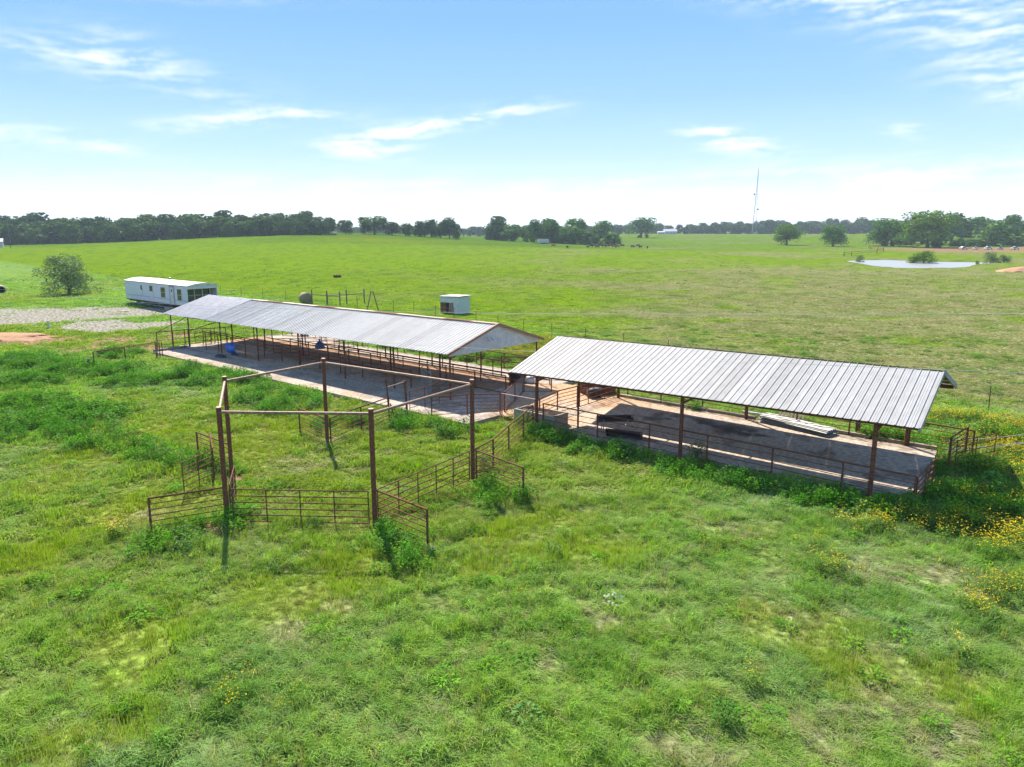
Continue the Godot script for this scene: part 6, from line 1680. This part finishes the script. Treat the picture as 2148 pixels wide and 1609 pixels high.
func far_buildings():
	gable_house("farm_house", "white gabled house far off before the tree line", "house", on_ground(182.6, -900, -0.2), 0.05, 15.0, 9.0, 3.4, 2.6, M.white, M.white)
	gable_house("white_shed", "low white shed beside the far white house", "shed", on_ground(170.5, -890, -0.2), 0.0, 8.0, 5.0, 2.4, 1.2, M.white, M.white)
	gable_house("red_barn", "small barn with pale tin roof at the edge of the wood", "barn", on_ground(-249.5, -372, -0.2), 0.5, 9.0, 6.0, 3.0, 1.6, M.white, M.tin)
	var lp := thing("power_pole", "dark pole beside the small barn at the wood edge", "pole", on_ground(-222, -343))
	bar(lp, "shaft", Vector3(0, -0.3, 0), Vector3(0.1, 8.6, 0), 0.14, M.wood)
	bar(lp, "cross_arm", Vector3(-0.6, 8.0, 0), Vector3(0.8, 8.0, 0), 0.07, M.wood)
	var tl := thing("box_trailer", "white box trailer parked before the grove", "trailer", on_ground(17.7, -438, 0.0), 0.1)
	part(tl, "box", bevel_box_mesh(6.0, 2.0, 2.3, 0.06), M.white, Transform3D(Basis(), Vector3(0, 1.5, 0)))
	part(tl, "roof", bevel_box_mesh(6.1, 0.08, 2.4, 0.02), M.home, Transform3D(Basis(), Vector3(0, 2.55, 0)))
	for x in [-0.5, 0.5]:
		for s in [-1.0, 1.0]: part(tl, "wheel", lathe([Vector2(0.0, -0.12), Vector2(0.36, -0.12), Vector2(0.38, 0.0), Vector2(0.36, 0.12), Vector2(0.0, 0.12)], 16), M.rubber, Transform3D(Basis(Vector3.RIGHT, PI / 2), Vector3(x, 0.36, s * 1.15)))
	bar(tl, "drawbar", Vector3(3.0, 0.6, 0), Vector3(4.4, 0.5, 0), 0.06, M.dark)
	# vehicles on the dirt lot
	var paint := [mat(lin(0.6, 0.6, 0.62), 0.3, 0.3), mat(lin(0.75, 0.75, 0.75), 0.3), mat(lin(0.72, 0.73, 0.75), 0.3), mat(lin(0.35, 0.37, 0.4), 0.3, 0.4), mat(lin(0.68, 0.68, 0.7), 0.3)]
	var names := ["silver car parked at the grove end of the dirt lot", "white car second along the row on the dirt lot", "white car in the middle of the row on the dirt lot", "dark grey car fourth along the row on the dirt lot", "pale car at the far end of the row on the dirt lot"]
	var cp := [[216.3, -371.0], [221.6, -370.2], [227.0, -369.0], [232.2, -368.2], [238.6, -367.3]]
	for k in 5:
		var c := thing("parked_car", names[k], "car", on_ground(cp[k][0], cp[k][1]), 0.3 + 0.5 * (k % 2), "cars parked on the dirt lot")
		part(c, "body", net([[Vector3(-1.8, 0.62, 0.5), Vector3(1.8, 0.62, 0.5), 0.3, 0.27], [Vector3(-1.8, 0.62, -0.5), Vector3(1.8, 0.62, -0.5), 0.3, 0.27], [Vector3(-1.9, 0.65, 0), Vector3(1.9, 0.6, 0), 0.32, 0.28]], 0.16, 0.2) if k == 0 else get_node("parked_car/body").mesh, paint[k])
		part(c, "cabin", bevel_box_mesh(2.2, 0.6, 1.35, 0.18), M.glass, Transform3D(Basis(), Vector3(-0.2, 1.1, 0)))
		part(c, "roof", bevel_box_mesh(1.6, 0.1, 1.2, 0.04), paint[k], Transform3D(Basis(), Vector3(-0.2, 1.42, 0)))
		for x in [-1.25, 1.25]:
			for s in [-1.0, 1.0]: part(c, "wheel", lathe([Vector2(0.0, -0.1), Vector2(0.3, -0.1), Vector2(0.33, 0.0), Vector2(0.3, 0.1), Vector2(0.0, 0.1)], 14), M.rubber, Transform3D(Basis(Vector3.RIGHT, PI / 2), Vector3(x, 0.33, s * 0.78)))
	var lf := thing("lot_fence", "dark post-and-rail fence along the dirt lot and pond end", "fence", on_ground(178, -380))
	var lp2 := [[183, -397], [176, -380], [172, -364], [168, -350], [150, -318], [127, -289], [122, -284]]
	for k in lp2.size():
		var p := on_ground(lp2[k][0], lp2[k][1]) - lf.position
		bar(lf, "post", p - Vector3(0, 0.2, 0), p + Vector3(0, 1.7, 0), 0.12, M.rust)
		if k > 0:
			var q := on_ground(lp2[k - 1][0], lp2[k - 1][1]) - lf.position
			for h in [0.8, 1.5]: bar(lf, "rail", q + Vector3(0, h, 0), p + Vector3(0, h, 0), 0.06, M.rust)

func radio_tower():
	var t := thing("radio_tower", "tall thin lattice radio tower with two dark dishes on the skyline", "tower", on_ground(281.0, -905.0))
	var H := 73.0
	var at := func(k: int, y: float):
		var w := lerpf(3.0, 0.35, minf(1.0, y / 62.0)) if y < 62 else 0.35
		var a := TAU * k / 3.0 + 0.4
		return Vector3(cos(a) * w + y * 0.02, y, sin(a) * w)
	var m := mat(lin(0.32, 0.34, 0.37), 0.5, 0.3)
	for k in 3:
		for j in 4: bar(t, "leg", at.call(k, H * j / 4.0), at.call(k, H * (j + 1) / 4.0), 0.19 - 0.025 * j, m)
	var y := 0.0
	var j := 0
	while y < H - 3:
		var dy := lerpf(5.0, 2.2, minf(1.0, y / 50.0))
		for k in 3:
			bar(t, "brace", at.call(k, y), at.call((k + 1) % 3, y + dy), 0.085, m)
			if j % 2 == 0: bar(t, "strut", at.call(k, y), at.call((k + 1) % 3, y), 0.07, m)
		y += dy
		j += 1
	bar(t, "mast", Vector3(H * 0.02, H - 1, 0), Vector3(H * 0.02 + 0.1, H + 6, 0), 0.08, m)
	for d in [[-1.9, 45.0], [3.4, 28.0]]:
		part(t, "dish", lathe([Vector2(0.0, 0.0), Vector2(0.7, 0.1), Vector2(1.0, 0.5), Vector2(0.98, 0.52), Vector2(0.0, 0.2)], 16), M.dark, Transform3D(Basis(Vector3.RIGHT, PI / 2), Vector3(d[0], d[1], 0.6)))
		bar(t, "dish_arm", Vector3(0.8, d[1], 0), Vector3(d[0], d[1], 0.6), 0.08, m)

func _ready():
	rng.seed = 4
	n_patch.seed = 2
	n_patch.frequency = 0.09
	n_patch.fractal_octaves = 3
	n_fine.seed = 6
	n_fine.frequency = 0.9
	n_fine.fractal_octaves = 3
	n_big.seed = 12
	n_big.frequency = 0.016
	n_big.fractal_octaves = 3
	make_view()
	make_materials()
	var cyl := CylinderMesh.new()
	cyl.top_radius = 1.0
	cyl.bottom_radius = 1.0
	cyl.height = 1.0
	cyl.radial_segments = 10
	cyl.rings = 1
	unit_pipe = cyl
	var bx := BoxMesh.new()
	bx.size = Vector3.ONE
	unit_box = bx
	fill_maps()
	make_ground()
	make_built()
	make_far()
	make_growth()
